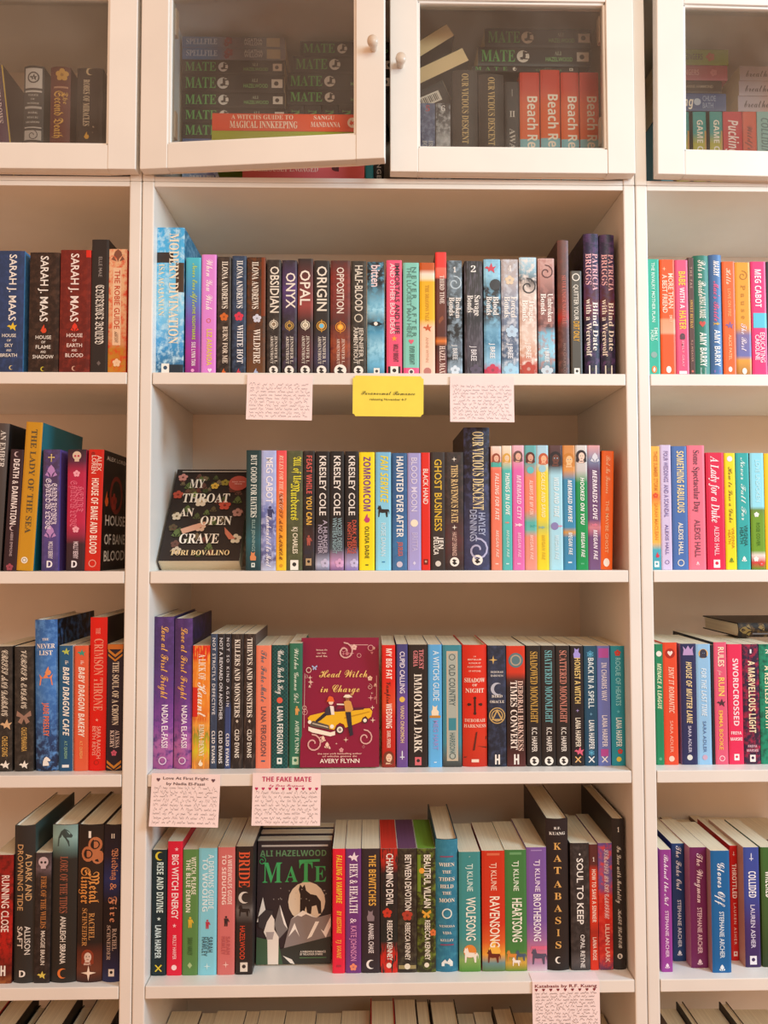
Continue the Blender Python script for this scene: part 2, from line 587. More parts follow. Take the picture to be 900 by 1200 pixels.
def make_book(w, h, d, kind, base, items, opts, loc, rot, label, group, cat='book'):
    hard = kind == 'h'
    root = empty('hardcover_book' if hard else 'paperback_book', loc, rot, label, cat, group)
    st, c2, mode = stops(base)
    n = 10 if hard else 8
    bul = min(0.0035, w * 0.13) if hard else min(0.0009, w * .08)
    ex = 2.0 if hard else 8.0
    tc = 0.0022 if hard else 0.0004
    tc = min(tc, w * .2)
    ov = 0.003 if hard else 0.0003

    def yy(x):
        return bul * min(1.0, abs(2 * x / w)) ** ex
    xs = [-w / 2 + w * k / n for k in range(n + 1)]
    outer = [(-w / 2, d)] + [(x, yy(x)) for x in xs] + [(w / 2, d)]
    inner = [(-w / 2 + tc, d)] + [(x * (1 - 2 * tc / w), yy(x) + tc) for x in xs] + [(w / 2 - tc, d)]
    mean = at_t(st, .35)
    side = lin(opts['side']) if 'side' in opts else mean
    white = lin('e9e2d4')
    ts = sorted(set([0.0, 1.0] + [round(min(1, max(0, t)), 4) for t, _ in st]))
    mb = MB()
    for ta, tb in zip(ts, ts[1:]):
        za, zb = h * (1 - ta), h * (1 - tb)
        ca, cb = at_t(st, ta + 1e-5), at_t(st, tb - 1e-5)
        for j in range(len(outer) - 1):
            (xa, ya), (xb, yb) = outer[j], outer[j + 1]
            board_ = j == 0 or j == len(outer) - 2
            c_t, c_b = (side, side) if board_ else (ca, cb)
            s2 = None if not c2 else (tuple(.65 * a + .35 * b for a, b in zip(side, c2)) if board_ else c2)
            mb.face([(xa, ya, zb), (xb, yb, zb), (xb, yb, za), (xa, ya, za)], [c_b, c_b, c_t, c_t], s2)
    for j in range(len(outer) - 1):
        a, b, c, e = outer[j], outer[j + 1], inner[j + 1], inner[j]
        mb.face([(c[0], c[1], h), (e[0], e[1], h), (e[0], e[1], 0), (c[0], c[1], 0)], white)
        col = side if hard else white
        mb.face([(a[0], a[1], h), (b[0], b[1], h), (c[0], c[1], h), (e[0], e[1], h)], col)
        mb.face([(a[0], a[1], 0), (e[0], e[1], 0), (c[0], c[1], 0), (b[0], b[1], 0)], col)
    for j in (0, -1):
        a, e = outer[j], inner[j]
        mb.face([(a[0], a[1], 0), (a[0], a[1], h), (e[0], e[1], h), (e[0], e[1], 0)], side)
    root_cover = MB()
    cover = mb.build('cover', CARD[mode], root)

    def on_spine(x, z, l):
        x = max(-w * .495, min(w * .495, x))
        return (x, yy(x) - l, max(.0003, min(h - .0003, z)))
    rects = root_cover
    print_items(items, w, h, on_spine, cover, rects, mean)
    if 'front' in opts:
        x1 = w / 2

        def on_front(x, z, l):
            x = max(-d * .495, min(d * .495, x))
            return (x1 + l, bul + d / 2 + x * (1 - bul / d) - bul / 2, max(.0003, min(h - .0003, z)))
        print_items(opts['front'], d, h, on_front, cover, rects, side, 0.5)
    pg = MB()
    ec = lin(opts['edge']) if 'edge' in opts else CREAM
    pg.box(-w / 2 + tc, w / 2 - tc, bul + tc, d - ov, ov, h - ov, ec)
    pg.build('page_block', M_PAGES, root)
    return root


# ------------------------------------------------------------------ the setting
def struct(name, m, *a):
    o = board(name, m, *a, bevel=0)
    o['kind'] = 'structure'
    return o


struct('floor', M_FLOOR, -2.6, 3.6, -3.2, 0.32, -0.05, 0.0)
struct('wall_back', M_WALL, -2.6, 3.6, 0.30, 0.36, 0.0, 2.9)

# ------------------------------------------------------------------ bookcases and glazed cabinets
SHELF = {'S1': 1.6983, 'S2': 1.3818, 'S3': 1.0658, 'S4': 0.7439, 'S5': 0.394}
TB, FLOORZ, OPEN0, OPEN1, CABT = 2.0008, 2.0174, 2.0578, 2.302, 2.385
PT = 0.0195


def bookcase(X, where):
    r = empty('bookcase', (X, 0, 0), label=where, cat='bookcase', group='row of white bookcases')
    e = 0.0006
    for k, (a, b) in enumerate(((e, PT), (0.8 - PT, 0.8 - e))):
        board('side_panel', M_WHITE, a, b, 0, 0.29, 0, TB + 0.0081, r, 0.002)
    board('top_panel', M_WHITE, PT, 0.8 - PT, 0.001, 0.283, TB, TB + 0.0081, r)
    for z in SHELF.values():
        board('shelf', M_WHITE, PT + .001, 0.8 - PT - .001, 0.0, 0.282, z - 0.019, z, r)
    board('bottom_panel', M_WHITE, PT, 0.8 - PT, 0.001, 0.282, 0.07, 0.089, r)
    board('plinth', M_WHITE, PT, 0.8 - PT, 0.012, 0.026, 0, 0.07, r)
    board('back_panel', M_BACK, PT - .004, 0.8 - PT + .004, 0.283, 0.287, 0.05, TB + .008, r, 0)
    return r


def cabinet_door(cab, x, w, hinge, ang, tilt=0.0):
    """Framed glass door; its mesh runs from the hinge edge, local x = 0, to the free edge."""
    s = 1 if hinge == 'l' else -1
    th, stile, lip = 0.0195, 0.0445, 0.004
    z0, z1 = FLOORZ + .0005, CABT - .005
    a0, a1 = OPEN0, OPEN1
    b = MB()

    def bx(x0, x1, y0, y1, za, zb):
        b.box(min(s * x0, s * x1), max(s * x0, s * x1), y0, y1, za, zb)
    bx(0, stile, -th, 0, z0, z1)
    bx(w - stile, w, -th, 0, z0, z1)
    bx(stile, w - stile, -th + .0006, 0, z0, a0)
    bx(stile, w - stile, -th + .0006, 0, a1, z1)
    # bead that slopes in towards the pane
    for (xa, xb, za, zb) in ((stile, stile + lip, a0, a1), (w - stile - lip, w - stile, a0, a1), (stile, w - stile, a0, a0 + lip), (stile, w - stile, a1 - lip, a1)):
        bx(xa, xb, -th + .004, 0, za, zb)
    door = b.build('door', M_WHITE, cab, ink=False)
    md = door.modifiers.new('soft_edges', 'BEVEL')
    md.width = 0.0012
    md.segments = 2
    bm = bmesh.new()
    bm.from_mesh(door.data)
    bmesh.ops.remove_doubles(bm, verts=bm.verts, dist=1e-6)
    bmesh.ops.recalc_face_normals(bm, faces=bm.faces)
    bm.to_mesh(door.data)
    bm.free()
    door.location = (x, -0.002, 0)
    door.rotation_euler = (0, tilt, -s * ang)
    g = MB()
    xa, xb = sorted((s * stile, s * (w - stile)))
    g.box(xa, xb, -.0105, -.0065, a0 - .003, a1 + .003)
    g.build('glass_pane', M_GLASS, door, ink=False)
    k = MB()
    kx = s * (w - 0.0165)
    prof = [(0.0055, 0), (0.0055, .008), (0.0075, .012), (0.0085, .018), (0.0078, .0225), (0.0, .0235)]
    n = 16
    for (r1, y1), (r2, y2) in zip(prof, prof[1:]):
        for i in range(n):
            a, c = 2 * math.pi * i / n, 2 * math.pi * (i + 1) / n
            pts = [(kx + r1 * math.cos(a), -th - y1, 2.191 + r1 * math.sin(a)), (kx + r1 * math.cos(c), -th - y1, 2.191 + r1 * math.sin(c)),
                   (kx + r2 * math.cos(c), -th - y2, 2.191 + r2 * math.sin(c)), (kx + r2 * math.cos(a), -th - y2, 2.191 + r2 * math.sin(a))]
            k.face(pts[:3] if r2 == 0 else pts, (1, 1, 1))
    ko = k.build('knob', M_KNOB, door, ink=False, weld=True)
    for p in ko.data.polygons:
        p.use_smooth = True
    h = MB()
    for z in (2.10, 2.27):
        h.box(min(s * .006, s * .05), max(s * .006, s * .05), .0005, .011, z - .022, z + .022)
    h.build('hinge', M_KNOB, door, ink=False)
    return door


def cabinet(X, label, doors):
    r = empty('glazed_cabinet', (X, 0, FLOORZ), label=label, cat='cabinet', group='glazed cabinets above the bookcases')
    r.location = (X, 0, 0)
    e = 0.0006
    for a, b in ((e, PT), (0.8 - PT, 0.8 - e)):
        board('side_panel', M_WHITE, a, b, 0, 0.29, TB + .0085, CABT, r, 0.002)
    board('top_panel', M_WHITE, PT, 0.8 - PT, 0.001, 0.283, CABT - .019, CABT, r)
    board('bottom_panel', M_WHITE, PT, 0.8 - PT, 0.001, 0.283, TB + .0085, FLOORZ, r)
    board('back_panel', M_BACK, PT - .004, 0.8 - PT + .004, 0.283, 0.287, TB + .0085, CABT, r, 0)
    for dd in doors:
        cabinet_door(r, *dd)
    return r


bookcase(-0.8, 'white open bookcase at the left, cut by the edge of view')
bookcase(0.0, 'white open bookcase in the middle, with the yellow sign on it')
bookcase(0.8, 'white open bookcase at the right, cut by the edge of view')
cabinet(-0.8, 'white glazed cabinet above the left bookcase, cut by the edge of view',
        [(0.003, 0.3945, 'l', 0.0), (0.796, 0.396, 'r', 0.0)])
cabinet(0.0, 'white glazed cabinet above the middle bookcase, left glass door ajar',
        [(0.0045, 0.3895, 'l', R(6.2)), (0.7935, 0.394, 'r', 0.0)])
cabinet(0.8, 'white glazed cabinet above the right bookcase, cut by the edge of view',
        [(0.0045, 0.394, 'l', 0.0, R(0.7)), (0.797, 0.394, 'r', 0.0)])

# ------------------------------------------------------------------ the books, shelf by shelf
# x of the spine's middle, width, height, recess of the spine behind the shelf edge, lean in degrees, kind, print, label, options
ROWS = [
 ('S1', 'books on the top open shelf of the middle bookcase', [
  (419, 445, 2434, 200, 0, 'p', '3fa9e2@0 5cc0f0@.3 86d3f6@.55 3f9bd8@.8 2b4c66@1 ~bfe6f8:m', ['R|.17|.24|-.5|.1|3b3230', 'R|.24|.44|.2|.5|4a3a2e', 'R|.93|1|-.1|.5|24323e', 't|MODERN DIVINATION|.04|.79|.13|.34|f1e7cf|r', 'a|ISA AGAJANIAN|.25|.6|-.32|.2|efe2c0|r', 'p|blk|.955|-.15|.28|f4efe6|39536b'], 'tall bright blue paperback with cream lettering, first from left on middle top shelf', {'side': '1d6d92', 'd': 0.15}),
  (792, 242, 1937, 200, 0, 'p', '4cc4d8@0 4d8fd0@.3 7a4fb8@.55 a5379e@.8 8e2f86@1', ['t|Never Ever After|.05|.42|.12|.36|c8e04a|c', 'x|THE NIGHTMARE|.42|.7|.05|.2|b9d44e|b', 'a|SUE LYNN TAN|.72|.92|.05|.26|f2e6f0|b', 'p|circle|.96|0|.22|f0a6d8'], 'teal to purple gradient paperback with lime lettering, second from left on middle top shelf', {}),
  (1046, 239, 1988, 200, 0, 'p', 'e08fe0@0 df88dc@1', ['t|When You Wish|.04|.46|.05|.5|fdf4fb|c', 's|ring|.55|0|.3|d96a3a', 'a|LIZ AMANDA|.62|.92|.05|.34|e6d060|b', 'p|heart|.96|.1|.3|fbeafa'], 'orchid pink paperback with white script lettering, third from left on middle top shelf', {'side': '7a3f7c'}),
  (1294, 222, 1954, 200, 0, 'p', '433732@0 3a2f2a@.6 2d2523@1 ~4d4038:m', ['a|ILONA ANDREWS|.04|.44|.05|.42|efe8da|r', 's|flower|.51|0|.66|cf6a2c', 't|BURN FOR ME|.59|.9|.1|.36|e9dccb|r', 'p|flame|.97|0|.5|d8662a'], 'brown black paperback with orange swirl emblem, fourth from left on middle top shelf', {}),
  (1536, 227, 1970, 200, 0, 'p', '31445e@0 2d3c55@.5 26344a@1 ~3e5270:m', ['a|ILONA ANDREWS|.04|.44|.05|.42|eef0ee|r', 's|flower|.51|0|.7|d83a55', 't|WHITE HOT|.58|.9|.1|.42|eceef0|r', 'p|flame|.97|0|.5|c93a4c'], 'navy paperback with red rose emblem, fifth from left on middle top shelf', {}),
  (1815, 301, 1950, 200, 0, 'p', '4a3325@0 4d3326@.5 5a3a28@.8 6b4526@1 ~6b3c1d:m', ['R|0|.5|.28|.5|7d3510', 'a|ILONA ANDREWS|.04|.44|-.05|.34|efe8da|r', 's|flower|.52|.05|.5|cfd6e6', 't|WILDFIRE|.61|.9|.05|.36|efe6da|r', 'p|flame|.97|0|.4|aab8d8'], 'brown paperback with white starburst emblem and orange edge, sixth from left on middle top shelf', {}),
  (2103, 226, 1910, 200, 0, 'p', '3f3733@0 383130@1 ~4a423d:m', ['t|OBSIDIAN|.06|.46|.05|.62|e9e2d3|s', 's|orb|.56|0|.62|e6ddc8|8d7b66', 'a|JENNIFER L.|.66|.9|.17|.2|d9d2c6|r', 'x|ARMENTROUT|.66|.9|-.12|.2|d9d2c6|r', 'p|circ|.955|0|.62|f2ece2|2a2423'], 'charcoal paperback with silver lettering and pale pendant, seventh from left on middle top shelf', {}),
  (2357, 240, 1904, 200, 0, 'p', '3d3536@0 5a3f7c@.25 3f3542@.5 352e2f@1 ~473b55:m', ['t|ONYX|.11|.42|.08|.62|ece4da|s', 's|orb|.57|0|.6|caa24e|55473a', 'a|JENNIFER L.|.66|.9|.17|.2|d9d2c6|r', 'x|ARMENTROUT|.66|.9|-.12|.2|d9d2c6|r', 'p|circ|.955|0|.62|f2ece2|2a2423'], 'charcoal paperback with violet glow behind silver lettering, eighth from left on middle top shelf', {}),
  (2617, 246, 1930, 200, 0, 'p', '3d3434@0 7c3a3a@.28 9a4440@.4 40302f@.55 5a2c30@.8 362e2f@1', ['t|OPAL|.1|.4|-.02|.66|efe6da|s', 's|orb|.57|0|.6|f0e8d0|bdb29a', 'a|JENNIFER L.|.66|.9|.17|.2|d9d2c6|r', 'x|ARMENTROUT|.66|.9|-.12|.2|d9d2c6|r', 'p|circ|.955|0|.62|f2ece2|2a2423'], 'charcoal paperback with dark red glow and white gem, ninth from left on middle top shelf', {}),
  (2882, 253, 1901, 200, 0, 'p', '3d3635@0 3a3332@.6 3f3a55@.85 332c2b@1', ['t|ORIGIN|.05|.44|.02|.62|e9e2d3|s', 's|orb|.57|0|.66|d7a23e|6fc4e6', 'a|JENNIFER L.|.66|.9|.17|.2|d9d2c6|r', 'x|ARMENTROUT|.66|.9|-.12|.2|d9d2c6|r', 'p|circ|.955|0|.62|f2ece2|2a2423'], 'charcoal paperback with gold pendant around blue gem, tenth from left on middle top shelf', {}),
  (3188, 322, 1903, 200, 0, 'p', '4b3230@0 8a3028@.15 7a342e@.4 4f2f2c@.55 a24a2a@.75 4a2b2a@1 ~6b2a24:m', ['t|OPPOSITION|.06|.46|0|.36|eaded2|s', 's|orb|.58|0|.52|e0912c|f0bf4a', 'a|JENNIFER L.|.68|.9|.15|.15|e0c8b8|r', 'x|ARMENTROUT|.68|.9|-.1|.15|e0c8b8|r', 'p|circ|.955|0|.62|f2ece2|2a2423'], 'dark red paperback with glowing orange pendant, eleventh from left on middle top shelf', {}),
  (3485, 247, 1898, 200, 0, 'p', '403a33@0 3b352f@1 ~4a433a:m', ['t|HALF-BLOOD|.04|.44|.02|.5|e3dbcb|s', 's|ring|.5|0|.56|d9cfba', 'a|JENNIFER L.|.58|.9|.17|.28|dcd4c6|s', 'x|ARMENTROUT|.58|.9|-.18|.28|dcd4c6|s', 'p|circ|.955|0|.62|f2ece2|2a2423'], 'olive charcoal paperback with pale crescent emblem, twelfth from left on middle top shelf', {}),
  (3767, 279, 1885, 200, 0, 'p', '2c2b2f@0 2d3036@.2 7cbcd8@.36 9fdcf4@.42 2a4350@.54 4a98bd@.62 9ed8ef@.75 6bb8dc@.9 2f6680@1 ~62a9c8:m', ['t|bitten|.03|.22|0|.52|f0d9dc|s', 's|eye|.55|0|.8|16242c', 'p|blk|.965|.05|.34|f4efe6|3a3a3a'], 'black and icy blue paperback showing a close-up eye, thirteenth from left on middle top shelf', {}),
  (4069, 252, 1916, 200, 0, 'p', 'ea5a7e@0 e9557a@1', ['t|IMMORTALS AND LIFE|.03|.64|.2|.3|3a2a33|s', 'x|AND OTHER BAD IDEAS|.03|.64|-.12|.3|f6d7dc|s', 's|star|.68|0|.4|f0a838', 'a|MOLLY BRIGHT|.73|.88|.1|.3|55303f|b', 'R|.92|1|-.4|.4|2c2328', 'p|blk|.96|0|.5|f4efe6|2a2423'], 'hot pink paperback with thin dark lettering, fourteenth from left on middle top shelf', {}),
  (4346, 256, 1875, 200, 0, 'p', '84cdbd@0 83cbbb@1', ['t|NEVER AFTER|.04|.66|.2|.28|4f7f78|s', 'x|THE LUCKIEST MAN HERE|.04|.66|-.12|.28|5b8a82|s', 's|heart|.7|0|.34|e0607a', 'a|EVER BRIGHT|.74|.9|.05|.3|46736c|b', 'R|.93|1|-.5|.5|ea5a8c', 'p|circle|.965|0|.36|f1ece4', 's|circle|.965|0|.22|44404a'], 'mint green paperback with thin grey lettering, fifteenth from left on middle top shelf', {}),
  (4611, 246, 1877, 200, 0, 'p', 'c5581c@0 c5581c@.06 efe2d0@.1 f0e2c0@.14 e8b41a@.17 efbc16@.5 f0c9a8@.57 f6d2bb@1', ['t|THE DRAGONS TALE|.2|.52|0|.24|c98f18|r', 's|dragon|.58|0|.6|c9582a', 'a|ANNE WYNN|.66|.88|0|.18|d9a98c|s', 'p|circle|.96|0|.5|c07a72'], 'peach paperback with yellow and rust top panels, sixteenth from left on middle top shelf', {'side': 'e8d2bc'}),
  (4837, 181, 2055, 200, 0, 'p', 'e83b36@0 ea3c36@.12 f0705c@.13 ef6852@.2 5a2a22@.22 6a3222@.45 56261e@.68 e07a2a@.72 4a221c@.76 7a3024@1', ['t|THIRD TIME|.19|.42|.1|.4|f4e3d8|r', 's|feather|.55|0|.8|8a4a2a', 'a|HAZEL MAX|.76|.98|.1|.5|f6dcd0|r'], 'tall thin red paperback ending in dark brown, seventeenth from left on middle top shelf', {}),
  (5063, 241, 1915, 200, 0, 'p', '4b555c@0 6d7c86@.2 37383c@.4 2f2b2c@.65 6b7a8a@.75 2c2a2c@.85 a9c4d8@.95 3a3a40@1 ~8ea4b4:m', ['h|1|.08|0|.2|.36|f1f1ee|r', 's|swirl|.2|0|.9|b9ccd8', 't|Broken|.32|.5|.24|.36|f2efe9|r', 'x|Bonds|.32|.48|-.2|.36|f2efe9|r', 'a|J BREE|.73|.86|0|.3|dfe3e6|s', 's|flower|.95|0|.7|d8e6f2'], 'grey misty paperback numbered one, eighteenth from left on middle top shelf', {}),
  (5371, 295, 1910, 200, 0, 'p', '3b3739@0 4a4648@.25 37343a@.5 4b4450@.75 3a3540@1 ~5a5560:w', ['h|2|.07|0|.28|.36|f1f1ee|r', 't|Savage|.3|.48|.22|.32|f2efe9|r', 'x|Bonds|.3|.45|-.18|.32|f2efe9|r', 'a|J BREE|.74|.87|0|.3|e3e1e6|s', 's|flower|.95|.1|.7|5a5064'], 'dark charcoal paperback numbered two, nineteenth from left on middle top shelf', {}),
  (5680, 273, 1941, 200, 0, 'p', '8cc8e4@0 9bd3ec@.15 3c3f44@.25 45474c@.5 6fa9c9@.6 4c86a8@.72 9acdea@.88 c23c5c@.95 d84a68@1 ~7db6d4:m', ['s|bird|.08|-.1|.7|d0485c', 's|circle|.22|.2|.7|3a3a3e', 't|Blood|.32|.48|.22|.34|f6f4f0|r', 'x|Bonds|.32|.48|-.18|.34|f6f4f0|r', 'a|J BREE|.72|.85|0|.28|f0f4f6|s', 'p|flower|.95|0|.8|c83a58'], 'sky blue paperback with red bird at top, twentieth from left on middle top shelf', {}),
  (5971, 276, 1942, 200, 0, 'p', 'b4a9a6@0 b6aeb0@.2 8b93a6@.35 77839a@.5 5d6c86@.65 4f6480@.85 9ccbe6@.95 86b8d8@1 ~c9d0da:m', ['h|4|.08|0|.22|.34|efece8|r', 's|flower|.18|0|.6|e0cdb0', 't|Forced|.32|.5|.24|.34|f2efe9|r', 'x|Bonds|.32|.5|-.16|.34|f2efe9|r', 's|flower|.62|.1|.8|b8d4ea', 'a|J BREE|.72|.85|0|.28|e8ecf2|s', 'p|flower|.95|0|.9|a6d2ea'], 'grey blue misty paperback with pale flowers, twenty-first from left on middle top shelf', {}),
  (6271, 283, 1976, 200, 0, 'p', 'b9dcec@0 8fb4c4@.12 5b5352@.2 d6c6bc@.3 c9a89a@.5 e0cabc@.65 d2a48c@.8 c25848@.92 a5382e@1 ~efe2d8:m', ['s|swirl|.25|0|.9|3a3436', 't|Tragic|.36|.54|.22|.32|fbf6f0|r', 'x|Bonds|.36|.54|-.18|.32|fbf6f0|r', 'a|J BREE|.72|.85|0|.28|f4ece4|s', 'p|flower|.94|0|.9|b8402f'], 'pale blue and rust paperback with red flower at foot on middle top shelf', {}),
  (6573, 271, 1961, 200, 0, 'p', 'cfa9a2@0 c08f86@.15 7d5450@.3 8d5a54@.5 5a3e40@.58 7fc0dc@.64 9cd6ec@.8 4a6d80@.95 2d3a44@1 ~b58078:m', ['s|swirl|.12|0|.8|5a3234', 't|Unbroken|.3|.54|.24|.32|fbf4ee|r', 'x|Bonds|.3|.48|-.18|.32|fbf4ee|r', 'a|J BREE|.76|.88|0|.24|eef4f6|s', 'p|flower|.96|0|.8|c6d4de'], 'dusty pink paperback turning light blue below, twenty-third from left on middle top shelf', {}),
  (6858, 183, 2270, 200, 0, 'h', '6b4a45@0 64433e@.3 8a3a30@.5 b02e22@.57 5c2f2a@.65 4d3834@1 ~7a4a42:m', ['t|SILVER UNDER NIGHTFALL|.26|.62|.05|.36|c7695a|r', 'a|RIN CHUPECO|.76|.98|.05|.22|8f6f66|s'], 'tall dull maroon book with red glow in middle, twenty-fourth from left on middle top shelf', {'side': '3a2826'}),
  (7066, 183, 1754, 200, 0, 'p', '57524a@0 4f4b45@1', ['s|ring|.06|0|.7|ece6da', 't|QUITTER YOUR|.13|.47|0|.4|e3ddd0|s', 'x|DIRT ONLY|.48|.67|0|.52|e0a92a|s', 'p|blk|.955|0|.5|f4efe6|333333'], 'short grey paperback with white and gold lettering, twenty-fifth from left on middle top shelf', {}),
  (7330, 250, 2384, 200, 0, 'h', '2d2748@0 332a50@.2 5a2c3a@.45 7a2830@.52 2c2648@.62 2a2548@.85 232040@1 ~5a3a6c:m', ['a|PATRICIA|.14|.4|.24|.36|efb9c4|r', 'x|BRIGGS|.14|.36|-.2|.36|efb9c4|r', 't|Blind Date|.48|.82|.22|.36|f6efe6|r', 'x|with a Werewolf|.46|.86|-.22|.32|f6efe6|r', 'p|blk|.955|0|.5|f4efe6|333333'], 'dark indigo hardcover with pink and white lettering, left of its twin on middle top shelf', {'side': '1a1522'}),
  (7592, 243, 2369, 200, 0, 'h', '2d2748@0 332a50@.2 5a2c3a@.45 7a2830@.52 2c2648@.62 2a2548@.85 232040@1 ~5a3a6c:m', ['a|PATRICIA|.14|.4|.24|.36|efb9c4|r', 'x|BRIGGS|.14|.36|-.2|.36|efb9c4|r', 't|Blind Date|.48|.82|.22|.36|f6efe6|r', 'x|with a Werewolf|.46|.86|-.22|.32|f6efe6|r', 'p|blk|.955|0|.5|f4efe6|333333'], 'dark indigo hardcover with pink and white lettering, right of its twin on middle top shelf', {'side': '1a1522'}),
 ]),
 ('S2', 'books on the second open shelf of the middle bookcase', [
  (1791, 236, 1944, 200, 0, 'p', '24474a@0 25494c@.6 2b5f68@.75 24454a@1', ['t|BUT GOOD FOR HATERS|.04|.56|.02|.4|dfe6de|r', 'a|ELLE JENNINGS|.58|.84|.02|.2|8fb0ac|s', 's|fox|.88|0|.6|d98a5a', 'p|blk|.955|0|.24|d7e0da|25494c'], 'dark teal paperback with cream lettering, second from left on middle second shelf', {}),
  (2035, 240, 1939, 200, 0, 'p', 'aab9ea@0 a8b6e8@.4 6b78b8@.5 555a90@.65 8a94cc@.75 4a4a7c@.9 c8cde6@1 ~b7c2ee:m', ['a|MEG CABOT|.06|.44|.05|.44|f4f3fa|s', 's|figure|.52|.1|.9|3a3f6a', 't|Enchanted to Meet|.55|.97|.05|.4|f6f4fa|c'], 'lavender blue paperback with shadowy figure, third from left on middle second shelf', {}),
  (2239, 163, 1939, 200, 0, 'p', 'e8525a@0 ee6a50@.3 f08a3a@.5 f2ac2e@.75 f0c92c@1', ['t|RULES FOR THE LOVE OF|.04|.5|.0|.4|f9d7c0|t', 'x|GHOSTS AND MAYHEM|.36|.92|-.0|.4|7a3a20|c', 'p|circle|.96|0|.34|d99a2a'], 'thin paperback shading from coral to yellow, fourth from left on middle second shelf', {}),
  (2452, 257, 1933, 200, 0, 'p', '52573a@0 50553a@1 ~5d6142:m', ['t|All of Us|.05|.27|.15|.46|e3dc3e|f', 'x|Murderers|.27|.58|.02|.5|e6e03a|f', 'a|KJ CHARLES|.64|.86|.05|.3|efe9d2|s', 'p|blk|.955|0|.5|f4efe6|333333'], 'olive green paperback with yellow lettering, fifth from left on middle second shelf', {}),
  (2682, 183, 1933, 200, 0, 'p', '322b2b@0 2d2829@.6 4a3030@.7 3d3a48@.85 2a2524@1 ~3e3532:m', ['t|FEAST WHILE|.04|.36|.02|.46|d9605a|b', 'x|YOU CAN|.38|.62|.02|.46|e8b850|b', 's|figure|.75|0|.9|b0584c', 'p|blk|.93|0|.5|b89a74|2a2524'], 'black paperback with red and yellow lettering, sixth from left on middle second shelf', {}),
  (2902, 224, 1926, 200, 0, 'p', '2b2627@0 2c2729@.6 4a4658@.85 b8bcd6@.95 6a6880@1', ['a|KRESLEY COLE|.04|.54|.02|.46|efeae2|s', 't|A HUNGER|.58|.86|.2|.3|b8b0c4|s', 'x|NO OTHER|.62|.86|-.15|.3|b8b0c4|s', 'p|flower|.94|.2|.7|c2bcd8'], 'black paperback with white lettering and grey subtitle, seventh from left on middle second shelf', {}),
  (3135, 227, 1927, 200, 0, 'p', '2b2627@0 2c2729@.6 4a5660@.82 c89ac8@.94 7a5a88@1', ['a|KRESLEY COLE|.04|.54|.02|.46|efeae2|s', 't|WICKED DEEDS|.56|.84|.2|.3|8fb0b8|s', 'x|WINTERS NIGHT|.56|.86|-.15|.3|8fb0b8|s', 'p|flower|.94|.2|.7|d8a6cf'], 'black paperback with white lettering and teal subtitle, eighth from left on middle second shelf', {}),
  (3373, 215, 1927, 200, 0, 'p', '2b2627@0 2c2729@.55 3f2a2c@.8 b0a4d0@.94 8a7ab8@1', ['a|KRESLEY COLE|.04|.54|.02|.46|efeae2|s', 't|DARK NEEDS|.58|.86|.2|.3|cc5a48|s', 'x|NIGHTS EDGE|.6|.86|-.15|.3|cc5a48|s', 'p|flower|.94|.2|.7|c8bfe6'], 'black paperback with white lettering and red subtitle, ninth from left on middle second shelf', {}),
  (3621, 248, 1913, 200, 0, 'p', 'f2df1c@0 f3e01e@1', ['t|ZOMROMCOM|.04|.5|.0|.44|7a3a8a|b', 's|flame|.56|0|.6|c0407a', 'a|OLIVIA DADE|.63|.9|0|.26|5a5220|b', 'p|rect|.955|0|.2|6a6222'], 'bright yellow paperback with purple lettering, tenth from left on middle second shelf', {}),
  (3888, 247, 1914, 200, 0, 'p', '7cc0e4@0 82c6e8@.3 8fd8f2@.6 92dcf6@1', ['t|FAN SERVICE|.03|.43|.05|.48|eadb36|i', 's|wolf|.5|0|.8|2b2626', 'a|ROSIE DANAN|.6|.88|0|.3|cdeaf6|s', 'p|rect|.93|0|.2|3f8fc0'], 'light blue paperback with yellow slanted lettering, eleventh from left on middle second shelf', {}),
  (4149, 242, 1900, 200, 0, 'p', '345f8e@0 2f5c90@.5 3a79ae@.75 44719c@1 ~3b6a9c:m', ['t|HAUNTED EVER AFTER|.03|.72|.02|.44|eef0ee|b', 'a|JEN DELUCA|.76|.88|.05|.3|dd6a4a|b', 'p|circle|.95|0|.4|cfc4d2'], 'medium blue paperback with bold white lettering, twelfth from left on middle second shelf', {}),
  (4388, 216, 1900, 200, 0, 'p', 'a29fd6@0 a6a2da@.5 aaa4da@1', ['t|BLOOD MOON|.04|.5|.0|.44|d9d5f0|s', 's|circle|.6|0|.56|f0e8d2', 'a|BRITTA|.68|.84|.05|.4|c4bfe8|s', 'p|diamond|.94|0|.3|d8d4ee'], 'lavender paperback with pale moon emblem, thirteenth from left on middle second shelf', {}),
  (4573, 141, 1907, 200, 0, 'p', 'df2a1e@0 e02c20@1', ['t|BLACK HAND|.14|.44|.0|.56|f6e2d8|s', 'p|blk|.93|0|.5|7a2018|c8a88c'], 'thin scarlet paperback with white lettering, fourteenth from left on middle second shelf', {}),
  (4771, 227, 1915, 200, 0, 'p', '473c38@0 433936@1', ['t|GHOST BUSINESS|.06|.67|.02|.5|dfb936|s', 'a|JEN|.72|.82|.2|.34|f0ebe0|b', 'x|DELUCA|.72|.87|-.15|.34|f0ebe0|b', 'p|circle|.945|0|.4|d9d2c6'], 'dark brown paperback with gold capitals, fifteenth from left on middle second shelf', {}),
  (5038, 299, 1915, 200, 0, 'p', '3d3735@0 413634@.5 5a3436@.75 3d3030@1 ~4a3a38:m', ['s|star4|.06|0|.3|efe7d8', 't|THIS RAVENOUS FATE|.11|.6|.02|.36|e6c68a|r', 's|star4|.64|0|.3|efe7d8', 'a|HAYLEY DENNINGS|.68|.88|0|.24|d9b4a6|s', 'p|circ|.93|0|.5|f2ece2|2a2423'], 'dark brown paperback with cream gold lettering, sixteenth from left on middle second shelf', {}),
